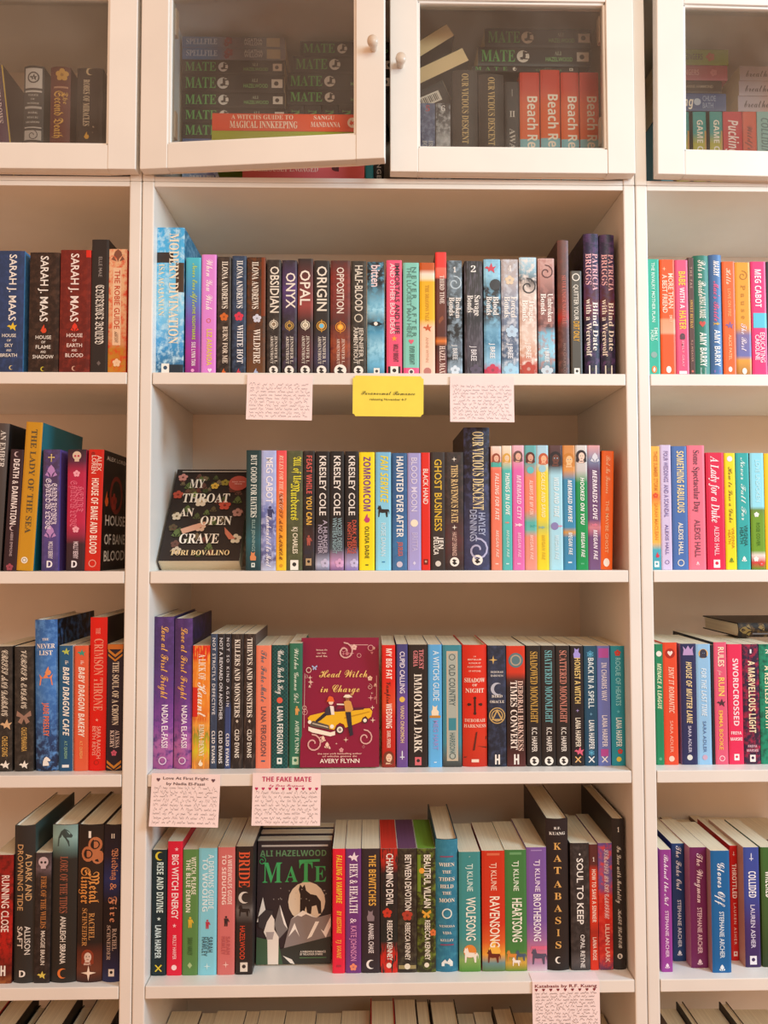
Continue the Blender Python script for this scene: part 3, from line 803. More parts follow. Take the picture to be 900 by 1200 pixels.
  (5410, 421, 2321, 200, 0, 'h', '2b2730@0 2d2a35@.3 363a55@.6 3f4568@.8 383a58@1 ~464c72:m', ['t|OUR VICIOUS DESCENT|.03|.58|.05|.42|e3cf9c|r', 'a|HAYLEY|.6|.76|.18|.26|aab4d2|s', 'x|DENNINGS|.58|.8|-.15|.26|aab4d2|s', 's|swirl|.86|0|.8|b4b4d4', 'p|circ|.93|0|.4|f2ece2|2a2423'], 'tall thick navy black hardcover with gold lettering, seventeenth from left on middle second shelf', {'side': '2c1f1c', 'd': 0.16}),
  (5724, 171, 2014, 200, 0, 'p', 'f0dfd2@0 eec7b4@.06 e9755c@.2 ea7a60@.6 e8866c@1', ['s|face|.1|0|.8|e9b79c|9a4a34', 'R|.13|.17|-.5|.5|4ab0a4', 't|FALLING FOR FATE|.22|.6|.05|.36|f6ded2|i', 'a|MEGAN FAE|.68|.9|.05|.26|f3d2c4|i', 'p|rect|.95|0|.3|f3cfc0'], 'coral paperback with red-haired face at top, eighteenth from left on middle second shelf', {}),
  (5897, 160, 2021, 200, 0, 'p', 'f0e3cf@0 e6c79a@.12 52bcb4@.2 54c0ba@.6 57b8b4@1', ['s|face|.1|0|.8|f0cba8|d8a648', 't|THINGS IN LOVE|.22|.56|.05|.4|eefaf6|i', 's|fish|.62|0|.5|e58a78', 'a|MEGAN FAE|.68|.9|.05|.26|bfe6e0|i', 'p|rect|.95|0|.3|cdeae6'], 'turquoise paperback with blond face at top, nineteenth from left on middle second shelf', {}),
  (6082, 191, 2028, 200, 0, 'p', 'e8b9c8@0 dca6b0@.1 e06ab0@.2 e268b2@.6 df72b4@1', ['s|face|.09|0|.8|e6b296|6a4a48', 't|MERMAID CITY|.24|.6|.05|.36|f6d0e6|i', 's|fish|.64|0|.7|f6d9e4', 'a|MEGAN FAE|.7|.9|.05|.26|f3bede|i', 'p|rect|.95|0|.3|f0b8dc'], 'orchid paperback with brown-haired face at top, twentieth from left on middle second shelf', {}),
  (6282, 192, 2028, 200, 0, 'p', '63aeb0@0 5fa8a8@.14 e8836a@.26 ea866c@.52 58b4aa@.62 68bab0@.68 e8917a@.74 e4988a@1', ['s|face|.1|0|.8|d8a48c|5c2a24', 's|circle|.2|0|.6|63c0c4', 't|ALWAYS BE MY FIN|.28|.56|.05|.3|f6d8c8|i', 's|fish|.65|.2|.6|3fa8a0', 'a|MEGAN FAE|.72|.92|.05|.26|f6d2c6|i'], 'coral and teal paperback with dark-haired face, twenty-first from left on middle second shelf', {}),
  (6478, 195, 2029, 200, 0, 'p', 'a8cfe2@0 b4d6e4@.14 ecd02c@.22 f0d52a@.58 bfc860@.66 f0d52c@.74 efd42e@1', ['s|face|.11|.1|.8|e8b08c|c05a34', 's|circle|.19|0|.6|9ccbd8', 't|SCALES AND SAND|.22|.58|.05|.32|f8efb0|i', 's|fish|.66|-.1|.6|8ab0a0', 'a|MEGAN FAE|.72|.92|.05|.26|d9bc3a|i'], 'yellow paperback with orange-haired face at top, twenty-second from left on middle second shelf', {}),
  (6694, 222, 2029, 200, 0, 'p', '5a3a3a@0 4a3434@.16 a6d8e8@.24 a8dcee@.6 aadcec@1', ['s|face|.11|0|.9|6a3f34|2a2226', 't|WILD AND TIDE|.26|.58|.05|.34|e0f4fa|i', 's|circle|.65|-.1|.56|8a84b8', 's|fish|.65|.3|.4|d090a8', 'a|MEGAN FAE|.72|.92|.05|.26|d0eef8|i'], 'pale blue paperback with dark-skinned face at top, twenty-third from left on middle second shelf', {}),
  (6914, 202, 2029, 200, 0, 'p', 'd08a48@0 d9964e@.2 3a88b0@.28 3c8cb4@.66 d09a4a@.7 3a86ae@.74 3c8ab2@1', ['s|face|.12|0|.95|f0c08a|c98236', 't|MERMAID MAYBE|.28|.62|.05|.32|f0f4f6|i', 'a|MEGAN FAE|.7|.88|.05|.3|e6eef2|i', 'p|rect|.94|0|.3|d8e6ee'], 'blue paperback with golden-haired face at top, twenty-fourth from left on middle second shelf', {}),
  (7118, 191, 2030, 200, 0, 'p', 'd6d4d2@0 c9c4c2@.2 189050@.3 12944e@.7 169452@1', ['s|face|.09|0|.9|eecdbc|33282c', 't|HOOKED ON YOU|.26|.64|.05|.32|eef6f0|i', 'a|MEGAN FAE|.7|.9|.05|.3|e6f2ea|i', 'p|rect|.95|0|.3|5ab484'], 'green paperback with black-haired pale face, twenty-fifth from left on middle second shelf', {}),
  (7322, 208, 2030, 200, 0, 'p', 'e0a6a8@0 7c88a8@.12 66486e@.2 6f4a76@.6 d0808c@.66 6e4878@.74 775680@1', ['s|leaf|.1|.1|.8|d8dce8', 't|MERMAIDS LOVE|.2|.6|.05|.34|f4ecf4|i', 's|fish|.64|0|.6|d87a90', 'a|MEGAN FAE|.68|.92|.05|.3|f0e6f0|i'], 'plum paperback with pink tail design, twenty-sixth from left on middle second shelf', {}),
  (7532, 196, 1936, 200, 1.6, 'p', 'e8661c@0 ea641a@1', ['t|Bed Me Forever|.04|.36|.05|.4|f6c89c|c', 'x|THE MAYBE GHOST|.42|.86|0|.26|f3b888|s', 'p|pen|.94|0|.6|f5f0e6'], 'orange paperback leaning at right end, twenty-seventh from left on middle second shelf', {}),
 ]),
 ('S3', 'books on the third open shelf of the middle bookcase', [
  (356, 315, 2417, 270, 0, 'h', '4a2f66@0 51346e@.3 6f3c8a@.55 8a4aa0@.72 b56aa8@.85 a05290@1 ~5c3c80:m', ['t|Love at First Fright|.06|.54|.08|.4|efb45a|c', 'a|NADIA EL-FASSI|.58|.86|.1|.3|f4e8f2|s', 'p|ring|.945|0|.4|e6d3e6'], 'purple hardcover with orange script lettering, leftmost of two, first from left on middle third shelf', {'side': '2f2a58', 'd': 0.15}),
  (669, 282, 2389, 270, 0, 'h', '4a2f66@0 51346e@.3 6f3c8a@.55 8a4aa0@.72 b56aa8@.85 a05290@1 ~5c3c80:m', ['t|Love at First Fright|.06|.54|.08|.4|efb45a|c', 'a|NADIA EL-FASSI|.58|.86|.1|.3|f4e8f2|s', 'p|ring|.945|0|.4|e6d3e6'], 'purple hardcover with orange script lettering, right of its twin on middle third shelf', {'side': '241d33', 'd': 0.15}),
  (962, 273, 1957, 270, 0, 'p', 'd8321c@0 da3a1c@.1 e8862c@.14 ea8a30@.5 d86a28@.6 eaa84a@.65 8a8a30@.7 d8c82c@.85 d0883a@.95 c98440@1 ~f0a040:w', ['R|.34|.58|-.5|-.2|d42c20', 't|A LICK OF|.07|.28|.05|.4|f8efdc|r', 'x|Haunt|.3|.58|.08|.56|f8f0e0|c', 'a|EMMA DENNY|.64|.9|.05|.3|f2ead0|r', 'p|flame|.95|0|.4|f3e9d0'], 'orange autumn-coloured paperback with white script, third from left on middle third shelf', {}),
  (1163, 107, 2142, 270, 0, 'p', '3a4a62@0 35425a@1 ~43546e:m', ['t|NOT STRICTLY DEFECTIVE|.03|.6|0|.44|dfe3e8|s', 'a|CLIO EVANS|.72|.96|0|.46|e6e6e6|b'], 'slim slate blue paperback with white lettering, fourth from left on middle third shelf', {}),
  (1277, 116, 2141, 270, 0, 'p', '2d2c30@0 2b2a2e@1 ~3a383c:m', ['t|NOT A REWARD ON ANOTHER|.03|.64|0|.44|d9dce2|s', 'a|CLIO EVANS|.72|.96|0|.46|e6e6e6|b'], 'slim near-black paperback with grey lettering, fifth from left on middle third shelf', {}),
  (1388, 93, 2141, 270, 0, 'p', '35343c@0 33323a@.5 3a4a7a@.56 3b4c80@.9 3a4a78@1', ['t|NOT SO KIND AGAIN|.03|.54|0|.46|d4d6dc|s', 'a|CLIO EVANS|.74|.98|0|.5|eceef2|b'], 'slim charcoal paperback turning blue at foot, sixth from left on middle third shelf', {}),
  (1540, 191, 2140, 270, 0, 'p', '3b3330@0 382f2c@.7 322a28@1 ~4a403b:w', ['t|KILLERS AND MONSTERS|.04|.62|.0|.44|efe9dd|r', 's|diamond|.65|0|.3|cfc6b6', 'a|CLIO EVANS|.71|.92|0|.36|efe9dd|s'], 'dark brown paperback with white serif title and streaked foot on middle third shelf', {}),
  (1738, 187, 2139, 270, 0, 'p', '3d322f@0 382d2b@.7 322826@1 ~4c3f3a:w', ['t|THIEVES AND MONSTERS|.03|.62|.0|.44|efe9dd|r', 's|diamond|.65|0|.3|cfc6b6', 'a|CLIO EVANS|.71|.92|0|.36|efe9dd|s'], 'dark brown paperback with white serif title, beside salmon book on middle third shelf', {'side': '5a4a46'}),
  (1959, 238, 1953, 270, 0, 'p', 'ea8568@0 ea8368@1', ['t|The Fake Mate|.04|.46|.04|.42|4c6a78|c', 'a|LANA FERGUSON|.5|.9|.02|.34|5a4a52|s', 'p|rect|.94|0|.26|3f5f78'], 'salmon paperback with slate lettering, ninth from left on middle third shelf', {}),
  (2220, 262, 1960, 270, 0, 'p', '1f5a58@0 1f5b58@1 ~123f40:p', ['t|Under Loch & Key|.04|.4|.08|.42|eef2ec|c', 's|circle|.45|0|.36|e0604a', 'a|LANA FERGUSON|.5|.88|.02|.34|eef2ec|b', 'p|blk|.94|0|.3|e8efe8|1f5a58'], 'dark teal plaid paperback with white script, tenth from left on middle third shelf', {'side': 'e9d3b4'}),
  (2474, 201, 1986, 270, 0, 'p', '2f7258@0 2e7058@1', ['t|Witcha Gonna Do?|.04|.48|.08|.4|d9ead8|c', 's|figure|.54|.1|.7|e0a45a', 'a|AVERY FLYNN|.62|.88|.12|.3|cfe4d0|s', 'p|blk|.94|0|.5|bcd6b8|2e7058'], 'green paperback with white script and small figure, eleventh from left on middle third shelf', {}),
  (3970, 212, 1953, 270, 0, 'p', 'd9281e@0 dc2c20@.3 d8502c@.5 cc2a20@.6 b8281e@.9 8a3024@1', ['t|MY BIG FAT|.03|.28|.02|.42|fbeee2|b', 'x|Vampire|.3|.48|.02|.4|4a2420|c', 'x|WEDDING|.48|.68|.02|.42|fbeee2|b', 'a|ISABEL SPENCER|.7|.84|0|.26|f6d8c8|b', 'p|face|.92|0|.8|e8c4a4|7a3a2a'], 'red paperback with white capitals and dark script, thirteenth from left on middle third shelf', {}),
  (4187, 177, 1966, 270, 0, 'p', '46457e@0 4c4a88@.3 6a4f98@.45 7d549c@.7 6a4c90@1', ['t|CUPID CALLING|.06|.4|.02|.44|ece6f2|s', 's|circle|.45|0|.5|e6c05a', 'a|VIANO ONIOMOH|.5|.8|.02|.34|e9d0a0|s', 's|sword|.9|0|.8|dfe6ec'], 'violet paperback with yellow dot and white lettering, fourteenth from left on middle third shelf', {}),
  (4443, 306, 1958, 270, 0, 'p', '352d2b@0 332c2a@1', ['a|TIGEST|.04|.2|.18|.24|e58a8e|r', 'x|GIRMA|.05|.18|-.12|.24|e58a8e|r', 't|IMMORTAL DARK|.24|.88|.0|.4|ece4d6|r', 'p|blk|.95|0|.34|d86a70|332c2a'], 'dark brown paperback with large cream capitals, fifteenth from left on middle third shelf', {}),
  (4719, 218, 1957, 270, 0, 'p', '5aa9e0@0 5bb0e8@.5 64b4ea@1', ['t|A WITCHS GUIDE|.05|.46|.08|.44|d4ecfa|s', 's|cat|.54|0|.8|f0e2c6', 'R|.58|.6|-.4|.4|c08a3c', 'a|MEG HART|.62|.86|.05|.34|9a9ada|s', 'p|rect|.96|0|.2|cfe6f6'], 'sky blue paperback with pale lettering and small house, sixteenth from left on middle third shelf', {}),
  (4996, 303, 1949, 270, 0, 'p', '3b8898@0 3f8a9c@.8 55605e@.93 4a4a48@1', ['R|.05|.95|-.3|.3|c3b49e', 'R|.07|.93|-.22|.22|a9b2a8', 's|ring|.1|0|.34|4a5a58', 't|OLD COUNTRY|.16|.5|0|.32|4d5f60|s', 'a|HARRISON|.72|.88|0|.28|4a6a6c|s', 's|ring|.91|0|.34|4a5a58', 'R|.6|.7|-.2|.2|3d8a98'], 'teal paperback with beige framed spine panel, seventeenth from left on middle third shelf', {'side': '4fb4c8'}),
  (5362, 395, 1947, 270, 0, 'h', 'd62e1c@0 d8301e@.6 cc3a22@.8 c02c1c@1', ['x|THE NEW YORK TIMES|.09|.1|0|.1|f6d8c4|s', 'hx|BESTSELLER|.12|0|.56|.06|f6d8c4|s', 'hx|AUTHOR OF|.15|0|.5|.06|f6d8c4|s', 'hx|A DISCOVERY|.18|0|.6|.06|f6d8c4|s', 'hx|OF WITCHES|.215|0|.5|.06|f6d8c4|s', 'h|SHADOW|.29|0|.84|.17|fae4d2|r', 'h|OF|.33|0|.2|.1|fae4d2|r', 'h|NIGHT|.375|0|.76|.17|fae4d2|r', 's|cross|.5|0|.62|3d2018', 'ha|DEBORAH|.62|0|.84|.13|f6d0bc|r', 'ha|HARKNESS|.665|0|.9|.13|f6d0bc|r', 's|branch|.83|0|.95|5a2a20', 'p|rect|.95|0|.3|f6d8c4'], 'thick red paperback with white title and black cross emblem on middle third shelf', {}),
  (5721, 290, 1939, 270, 0, 'p', '2f3648@0 333b50@.3 2f3648@.6 2a3040@1 ~3b4560:m', ['s|star4|.12|-.2|.5|d8b46a', 'ha|DEBORAH|.22|0|.7|.11|d9d6d2|r', 'ha|HARKNESS|.25|0|.7|.11|d9d6d2|r', 's|moon|.36|0|.7|b8bcc8', 'h|BIRD|.42|0|.6|.14|eae4da|r', 'h|ORACLE|.465|0|.8|.14|eae4da|r', 's|maze|.58|0|.9|c9a86a', 'p|bar2|.94|0|.34|efe9e0'], 'navy starry paperback with gold knot emblem, nineteenth from left on middle third shelf', {}),
  (6029, 299, 1931, 270, 0, 'p', 'd23a22@0 cf3a24@.22 5a3028@.28 3a2a28@.35 3a2826@.8 5c2c2a@1', ['s|circle|.12|0|.8|5a7a80', 's|ring|.12|0|.6|b0a08a', 'a|DEBORAH HARKNESS|.29|.87|.24|.28|e6c4b4|r', 't|TIMES CONVERT|.29|.86|-.12|.36|f3e6da|r', 'p|bar2|.94|0|.34|efe9e0'], 'dark brown paperback with red top and round medallion, twentieth from left on middle third shelf', {}),
  (6318, 231, 1934, 270, 0, 'p', '352f2d@0 322c2a@1', ['t|SHADOWED MOONLIGHT|.05|.64|.02|.5|c9a04e|r', 'a|K.C. HARPER|.68|.88|.02|.36|e6e0d6|s', 'p|circ|.955|0|.62|f2ece2|2a2423'], 'black paperback with gold title, left of three alike, twenty-first from left on middle third shelf', {}),
  (6556, 227, 1933, 270, 0, 'p', '352f2d@0 322c2a@1', ['t|SHATTERED MOONLIGHT|.04|.64|.02|.5|6fb0b4|r', 'a|K.C. HARPER|.68|.88|.02|.36|e6e0d6|s', 'p|circ|.955|0|.62|f2ece2|2a2423'], 'black paperback with teal title, middle of three alike, twenty-second from left on middle third shelf', {}),
  (6794, 222, 1932, 270, 0, 'p', '352f2d@0 322c2a@1', ['t|SCATTERED MOONLIGHT|.04|.64|.02|.5|c98272|r', 'a|K.C. HARPER|.68|.88|.02|.36|e6e0d6|s', 'p|circ|.955|0|.62|f2ece2|2a2423'], 'black paperback with coral title, right of three alike, twenty-third from left on middle third shelf', {}),
  (7026, 203, 1927, 270, 0, 'p', '322c30@0 2f292c@1', ['s|cat|.06|0|.8|a59ae0', 't|HONEST A WITCH|.1|.48|.02|.44|e0c37a|b', 's|star4|.54|0|.3|b0a0d8', 'a|LANA HARPER|.6|.84|.02|.4|e6dcc8|b', 's|bird|.88|.1|.8|d8607a', 'p|x|.945|0|.5|e8b87a'], 'black paperback with cream title and pink bird, twenty-fourth from left on middle third shelf', {}),
  (7245, 208, 1926, 270, 0, 'p', '23536e@0 22506c@.5 1f4a66@1', ['s|snow|.07|0|.7|58a8cc', 't|BACK IN A SPELL|.1|.52|.02|.42|d8e9ee|b', 's|star4|.57|0|.3|7ab0d0', 'a|LANA HARPER|.62|.86|.02|.4|e6eef0|b', 's|snow|.89|0|.6|58a8cc', 'p|x|.945|0|.5|e8eef0'], 'deep blue paperback with white title and snowflake, twenty-fifth from left on middle third shelf', {}),
  (7460, 204, 1925, 270, 0, 'p', '6d7cc8@0 6a7cc8@1', ['R|.02|.1|-.4|.4|b456b0', 't|IN CHARMS WAY|.14|.46|.02|.4|dfe4fa|b', 'a|LANA HARPER|.58|.84|.02|.4|e6eafa|b', 'R|.86|.92|-.3|.3|b850a4', 'p|x|.945|0|.5|f0f0f6'], 'periwinkle paperback with magenta blocks, twenty-sixth from left on middle third shelf', {}),
  (7690, 223, 1924, 270, 0, 'p', '2492a8@0 2394aa@1', ['s|flower|.06|0|.5|cc4438', 't|ROGUE OF HEARTS|.1|.5|.02|.36|8fd8e2|s', 's|star|.55|0|.3|5fc0d0', 'a|LANA HARPER|.6|.84|.02|.4|dff2f4|b', 's|flower|.88|.1|.4|cc4438', 'p|circle|.945|0|.36|e0c84a'], 'turquoise paperback with red flowers, twenty-seventh from left on middle third shelf', {}),
 ]),
 ('S4', 'books on the fourth open shelf of the middle bookcase', [
  (327, 226, 1953, 280, 0, 'p', '1a3338@0 1b353c@1', ['s|moon|.05|0|.6|e0c83a', 't|RISE AND DIVINE|.1|.5|.05|.44|d6e8e0|b', 's|star|.55|0|.3|d6e8e0', 'a|LANA HARPER|.6|.86|-.05|.4|d6ecec|b', 'p|x|.94|0|.5|e0c83a'], 'dark teal paperback with yellow crescent moon, first from left on middle fourth shelf', {}),
  (573, 233, 2084, 280, 0, 'p', 'd91f3c@0 dc203e@1', ['s|star|.06|.1|.3|f6c0c8', 't|BIG WITCH ENERGY|.1|.58|.02|.44|fbe9ea|s', 's|star|.63|0|.3|f6c0c8', 'a|MOLLY HARPER|.7|.88|.02|.24|f8c8cc|s', 'p|circle|.94|0|.36|f6dadc'], 'crimson paperback with white capitals, second from left on middle fourth shelf', {'d': 0.155, 'side': 'c01a34'}),
  (820, 242, 1955, 280, 0, 'p', '5c8a4c@0 5a884a@1', ['t|WITCH, PLEASE|.06|.36|.2|.28|e9ecd6|b', 'x|THE BLUE DEMON|.08|.5|-.15|.28|e9ecd6|b', 's|figure|.58|0|.7|d9b53a', 'a|SARAH HAWLEY|.7|.84|0|.3|3f5f34|b', 'p|diamond|.92|0|.4|a8c48a'], 'moss green paperback with cream lettering, third from left on middle fourth shelf', {}),
  (1092, 288, 1972, 280, 0, 'p', '82cfe2@0 84d2e6@1', ['t|A DEMONS GUIDE|.05|.48|.18|.28|d9f2f8|b', 'x|TO WOOING|.08|.5|-.15|.28|d9f2f8|b', 's|figure|.6|0|.5|b8384a', 'a|SARAH|.7|.82|.15|.28|40606c|b', 'x|HAWLEY|.7|.85|-.15|.28|40606c|b', 'p|star4|.93|0|.4|c6ecf4'], 'light blue paperback with small red figure, fourth from left on middle fourth shelf', {}),
  (1386, 270, 1983, 280, 0, 'p', 'd27372@0 d07270@1', ['t|A WEREWOLFS GUIDE|.06|.45|.2|.24|f6dcd4|b', 'x|TO SEDUCING|.06|.45|-.14|.24|f6dcd4|b', 's|figure|.58|0|.6|3a2a2c', 'a|SARAH|.7|.84|.12|.22|b85a5c|b', 'x|HAWLEY|.7|.84|-.15|.22|b85a5c|b', 'p|star4|.92|0|.4|f0c4bc'], 'dusty rose paperback with small dark figure, fifth from left on middle fourth shelf', {}),
  (1672, 263, 1993, 280, 0, 'p', '3b302d@0 382e2c@.35 4a4644@.45 6a6866@.5 39302f@.6 352c2a@1', ['t|BRIDE|.04|.32|.0|.66|dc5a38|r', 's|moon|.4|0|.7|d6d0c6', 's|wolf|.5|0|.7|2a2423', 'a|HAZELWOOD|.62|.88|-.1|.3|cf4a30|s', 'p|blk|.94|0|.44|e0d8cc|382e2c'], 'dark brown paperback with orange red capitals and moon, sixth from left on middle fourth shelf', {'side': '332a29'}),
  (3171, 197, 1943, 280, 0, 'p', 'e02238@0 e22440@1', ['t|FALLING A VAMPIRE|.05|.44|.02|.44|f0c83a|i', 'x|BY MISTAKE|.5|.68|.02|.36|f0b83a|i', 'a|TJ VANE|.73|.88|.02|.34|f0a84a|i', 'p|rect|.94|0|.4|b0283a'], 'bright red paperback with yellow slanted lettering, eighth from left on middle fourth shelf', {}),
  (3403, 247, 1941, 280, 0, 'p', '6c3878@0 71397e@1', ['s|bird|.07|0|.7|efdfe8', 't|HEX & HEALTH|.12|.52|.02|.52|f4e9f0|r', 'x|&|.56|.6|0|.4|f0d8ea|c', 'a|KATE JOHNSON|.62|.9|.02|.36|d990c0|s', 'p|flower|.95|0|.5|ea8a6a'], 'purple paperback with white lettering, ninth from left on middle fourth shelf', {}),
  (3680, 285, 1941, 280, 0, 'p', '3f3339@0 3d3138@1', ['t|THE BEWITCHES|.05|.46|.08|.38|e2ac4c|b', 's|cat|.54|0|.6|8a7a80', 'a|ANNABEL CHASE|.6|.84|.02|.28|e9e0e0|s', 'p|moon|.93|0|.5|efe8e2'], 'dark plum paperback with amber capitals, tenth from left on middle fourth shelf', {}),
  (3969, 271, 1938, 280, 0, 'p', 'a8261c@0 b82a1e@.1 3a2a28@.2 342e2c@.5 2f3330@.75 c0281c@.85 d02a1c@1 ~1e2422:w', ['t|CHARMING DEVIL|.04|.46|.05|.4|f4ece2|s', 's|flower|.52|-.1|.6|c83a28', 'a|REBECCA KENNEY|.58|.9|.05|.3|efe6da|s', 'p|circle|.94|0|.3|f0d8c8'], 'black paperback with sprayed red page edges, eleventh from left on middle fourth shelf', {'edge': 'd8301a'}),
  (4261, 306, 1936, 280, 0, 'p', '3b322b@0 382f29@1 ~4a4434:m', ['t|BETWEEN DEVOTION|.05|.5|.05|.32|efe8dc|s', 's|flower|.54|0|.6|b04030', 'a|REBECCA KENNEY|.6|.9|.02|.26|e9e0d2|s', 'R|.94|.97|-.45|.45|9a8a5c', 'p|circle|.95|0|.3|e8ddc8'], 'dark brown paperback with sprayed purple page edges, twelfth from left on middle fourth shelf', {'edge': '6a3f62'}),
  (4569, 295, 1933, 280, 0, 'p', '3d3b26@0 39371f@.5 3f3c24@1 ~6a7a2c:m', ['R|.05|.35|-.5|-.3|6f8f2a', 's|circle|.18|-.25|.3|e8a23a', 't|BEAUTIFUL VILLAIN|.05|.48|.05|.36|f2ecdc|s', 's|butterfly|.53|0|.5|e0a53c', 'a|REBECCA KENNEY|.58|.9|.05|.28|efe8d8|s', 's|flower|.68|.35|.4|d8703a', 'p|circle|.94|0|.26|e8ddc8'], 'dark olive paperback with sprayed green page edges, thirteenth from left on middle fourth shelf', {'edge': '6f9a2c'}),
  (4896, 354, 2070, 280, 0, 'h', '2f7c96@0 2c7690@.5 2b7290@1 ~3a88a0:m', ['R|.125|.135|-.3|.3|8a4a66', 'h|WHEN|.19|0|.7|.16|f3ead8|r', 'h|THE|.245|0|.4|.13|f3ead8|r', 'h|TIDES|.3|0|.7|.16|f3ead8|r', 'h|HELD|.355|0|.6|.16|f3ead8|r', 'h|THE|.405|0|.4|.13|f3ead8|r', 'h|MOON|.46|0|.7|.17|f3ead8|r', 's|ring|.56|0|.46|dfe4dc', 'ha|VENESSA|.655|0|.7|.1|e9e4d6|r', 'ha|VIDA|.705|0|.4|.12|e9e4d6|r', 'ha|KELLEY|.76|0|.6|.1|e9e4d6|r', 'R|.79|.8|-.3|.3|8a4a66', 'p|wave|.93|0|.5|e8ece8'], 'blue hardcover with cream gothic stacked lettering, fourteenth from left on middle fourth shelf', {'side': '1c3c4c', 'd': 0.165}),
  (5260, 341, 1874, 280, 0, 'p', '3d8c8c@0 3f9090@.7 5a9080@.82 86a85c@.9 4c8a34@1', ['x|NEW YORK TIMES|.035|.045|0|.05|dcece6|s', 'a|TJ KLUNE|.1|.33|.02|.26|cfe8e0|s', 't|WOLFSONG|.38|.74|.05|.44|f0f0e2|s', 's|circle|.83|0|.6|e08a3a', 's|wolf|.86|.05|.7|efe6d8'], 'teal paperback with wolf and orange sun, fifteenth from left on middle fourth shelf', {}),
  (5641, 366, 1889, 280, 0, 'p', 'c8341c@0 cc361e@.6 d8602a@.76 e8a03c@.86 6a8a8a@.93 5a7a3c@1', ['R|.02|.04|-.28|.28|d86a4a', 'a|TJ KLUNE|.1|.33|.02|.24|f0c8b0|s', 't|RAVENSONG|.38|.8|.05|.42|f6ecd8|s', 's|flame|.8|0|.9|f0b84a', 's|wolf|.87|0|.6|6a2a1c'], 'red paperback with flames and brown wolf, sixteenth from left on middle fourth shelf', {}),
  (6000, 345, 1899, 280, 0, 'p', '417a42@0 427c42@.7 4a8040@.84 d0a040@.93 5a8a30@1', ['R|.02|.04|-.28|.28|6aa06a', 'a|TJ KLUNE|.09|.34|.02|.24|e0ecd8|s', 't|HEARTSONG|.4|.76|.05|.44|f2f2e2|s', 's|wolf|.87|-.2|.5|d88a3a', 's|wolf|.87|.22|.5|4a5a70', 's|wolf|.92|0|.4|efe6dc'], 'green paperback with pack of small wolves, seventeenth from left on middle fourth shelf', {}),
  (6335, 319, 1936, 280, 0, 'p', '79569c@0 7a589e@.6 9a6a9c@.74 cc7a90@.86 b08aa8@.94 d8c4d0@1', ['R|.02|.03|-.28|.28|a488c0', 'a|TJ KLUNE|.1|.36|.05|.24|e8dcf0|s', 't|BROTHERSONG|.38|.76|.02|.36|f4eef6|s', 'R|.8|.83|-.3|.5|d86a88', 's|wolf|.88|.1|.8|565064'], 'violet paperback with grey wolf at foot, eighteenth from left on middle fourth shelf', {}),
  (6676, 357, 2378, 280, 0, 'h', '332925@0 30272a@.0 332a26@1', ['ha|R.F.|.06|0|.3|.11|f0ece4|r', 'ha|KUANG|.095|0|.72|.13|f0ece4|r', 'h|K|.18|0|.34|.3|d9a75e|r', 'h|A|.26|0|.36|.3|d9a75e|r', 'h|T|.34|0|.34|.3|d9a75e|r', 'h|A|.43|0|.36|.3|d9a75e|r', 'h|B|.51|0|.32|.3|d9a75e|r', 'h|A|.59|0|.36|.3|d9a75e|r', 'h|S|.67|0|.26|.3|d9a75e|r', 'h|I|.75|0|.14|.3|d9a75e|r', 'h|S|.83|0|.26|.3|d9a75e|r', 'p|moon|.93|0|.3|efe8dc'], 'tall black hardcover with stacked gold capitals, nineteenth from left on middle fourth shelf', {'side': '2a211f', 'd': 0.175}),
  (7035, 302, 1997, 280, 0, 'p', '393332@0 3b3534@.85 55504f@.93 4a4646@1 ~4a4240:m', ['s|diamond|.09|0|.14|e6e2dc', 't|SOUL TO KEEP|.12|.64|0|.34|ece8e0|s', 'a|OPAL REYNE|.72|.98|.1|.22|e3dfd9|s'], 'charcoal paperback with white capitals, twentieth from left on middle fourth shelf', {}),
  (7258, 131, 1974, 280, 0, 'p', '5a2c2a@0 5a2c2a@.16 c8361f@.22 d83a22@.6 a42c20@.7 d0341f@.85 d8361f@1', ['hx|1|.12|0|.24|.5|f0e4da|r', 't|HOW TO SAVE A SINNER|.2|.62|0|.46|f3d8c8|b', 'a|LANA ROSE|.74|.92|0|.44|f0cfc0|b'], 'thin red paperback with maroon top, twenty-first from left on middle fourth shelf', {}),
  (7445, 224, 1993, 280, 0, 'p', '6a4f94@0 745a9c@.3 7a4f88@.36 c02a24@.42 cc2820@.6 a8242a@.75 c42a24@.88 5a3a5c@1 ~d8463a:m', ['t|STRANDED BY THE CAMPFIRE|.05|.6|.1|.36|f0dfe8|c', 'a|LILLIAN LARK|.64|.94|.1|.3|f0d4cc|s'], 'violet and red paperback with pale lettering, twenty-second from left on middle fourth shelf', {}),
  (7664, 207, 2369, 280, 0, 'h', '312c2b@0 2e2928@1', ['hx|1|.07|0|.14|.36|eae6de|r', 't|In Love with Mortality|.18|.56|.05|.36|d9d4ca|c', 'a|KATE LEAVER|.6|.86|.05|.3|cfcac0|c', 'p|circ|.91|0|.4|d6d0c6|2a2423'], 'tall black hardcover at right end with grey lettering, twenty-third from left on middle fourth shelf', {'side': '2b2322', 'd': 0.175}),
 ]),
 ('S1', 'books on the top open shelf of the left bookcase', [
  (-2142, 443, 2010, 150, 0, 'p', '2a4066@0 2b416a@.5 26395c@1 ~32497a:m', ['a|SARAH J. MAAS|.03|.57|.1|.26|efece6|s', 's|bird|.62|.1|.36|e6c83a', 'h|HOUSE|.69|0|.5|.12|e6e2da|s', 'h|OF|.73|0|.15|.08|e6e2da|s', 'h|SKY|.77|0|.3|.12|e6e2da|s', 'h|AND|.81|0|.18|.08|e6e2da|s', 'h|BREATH|.85|0|.6|.12|e6e2da|s', 'p|moon|.95|.1|.16|d9c48a'], 'thick navy paperback with white lettering and yellow bird, fifth from right on left top shelf', {'side': '4f86b4', 'd': 0.15}),
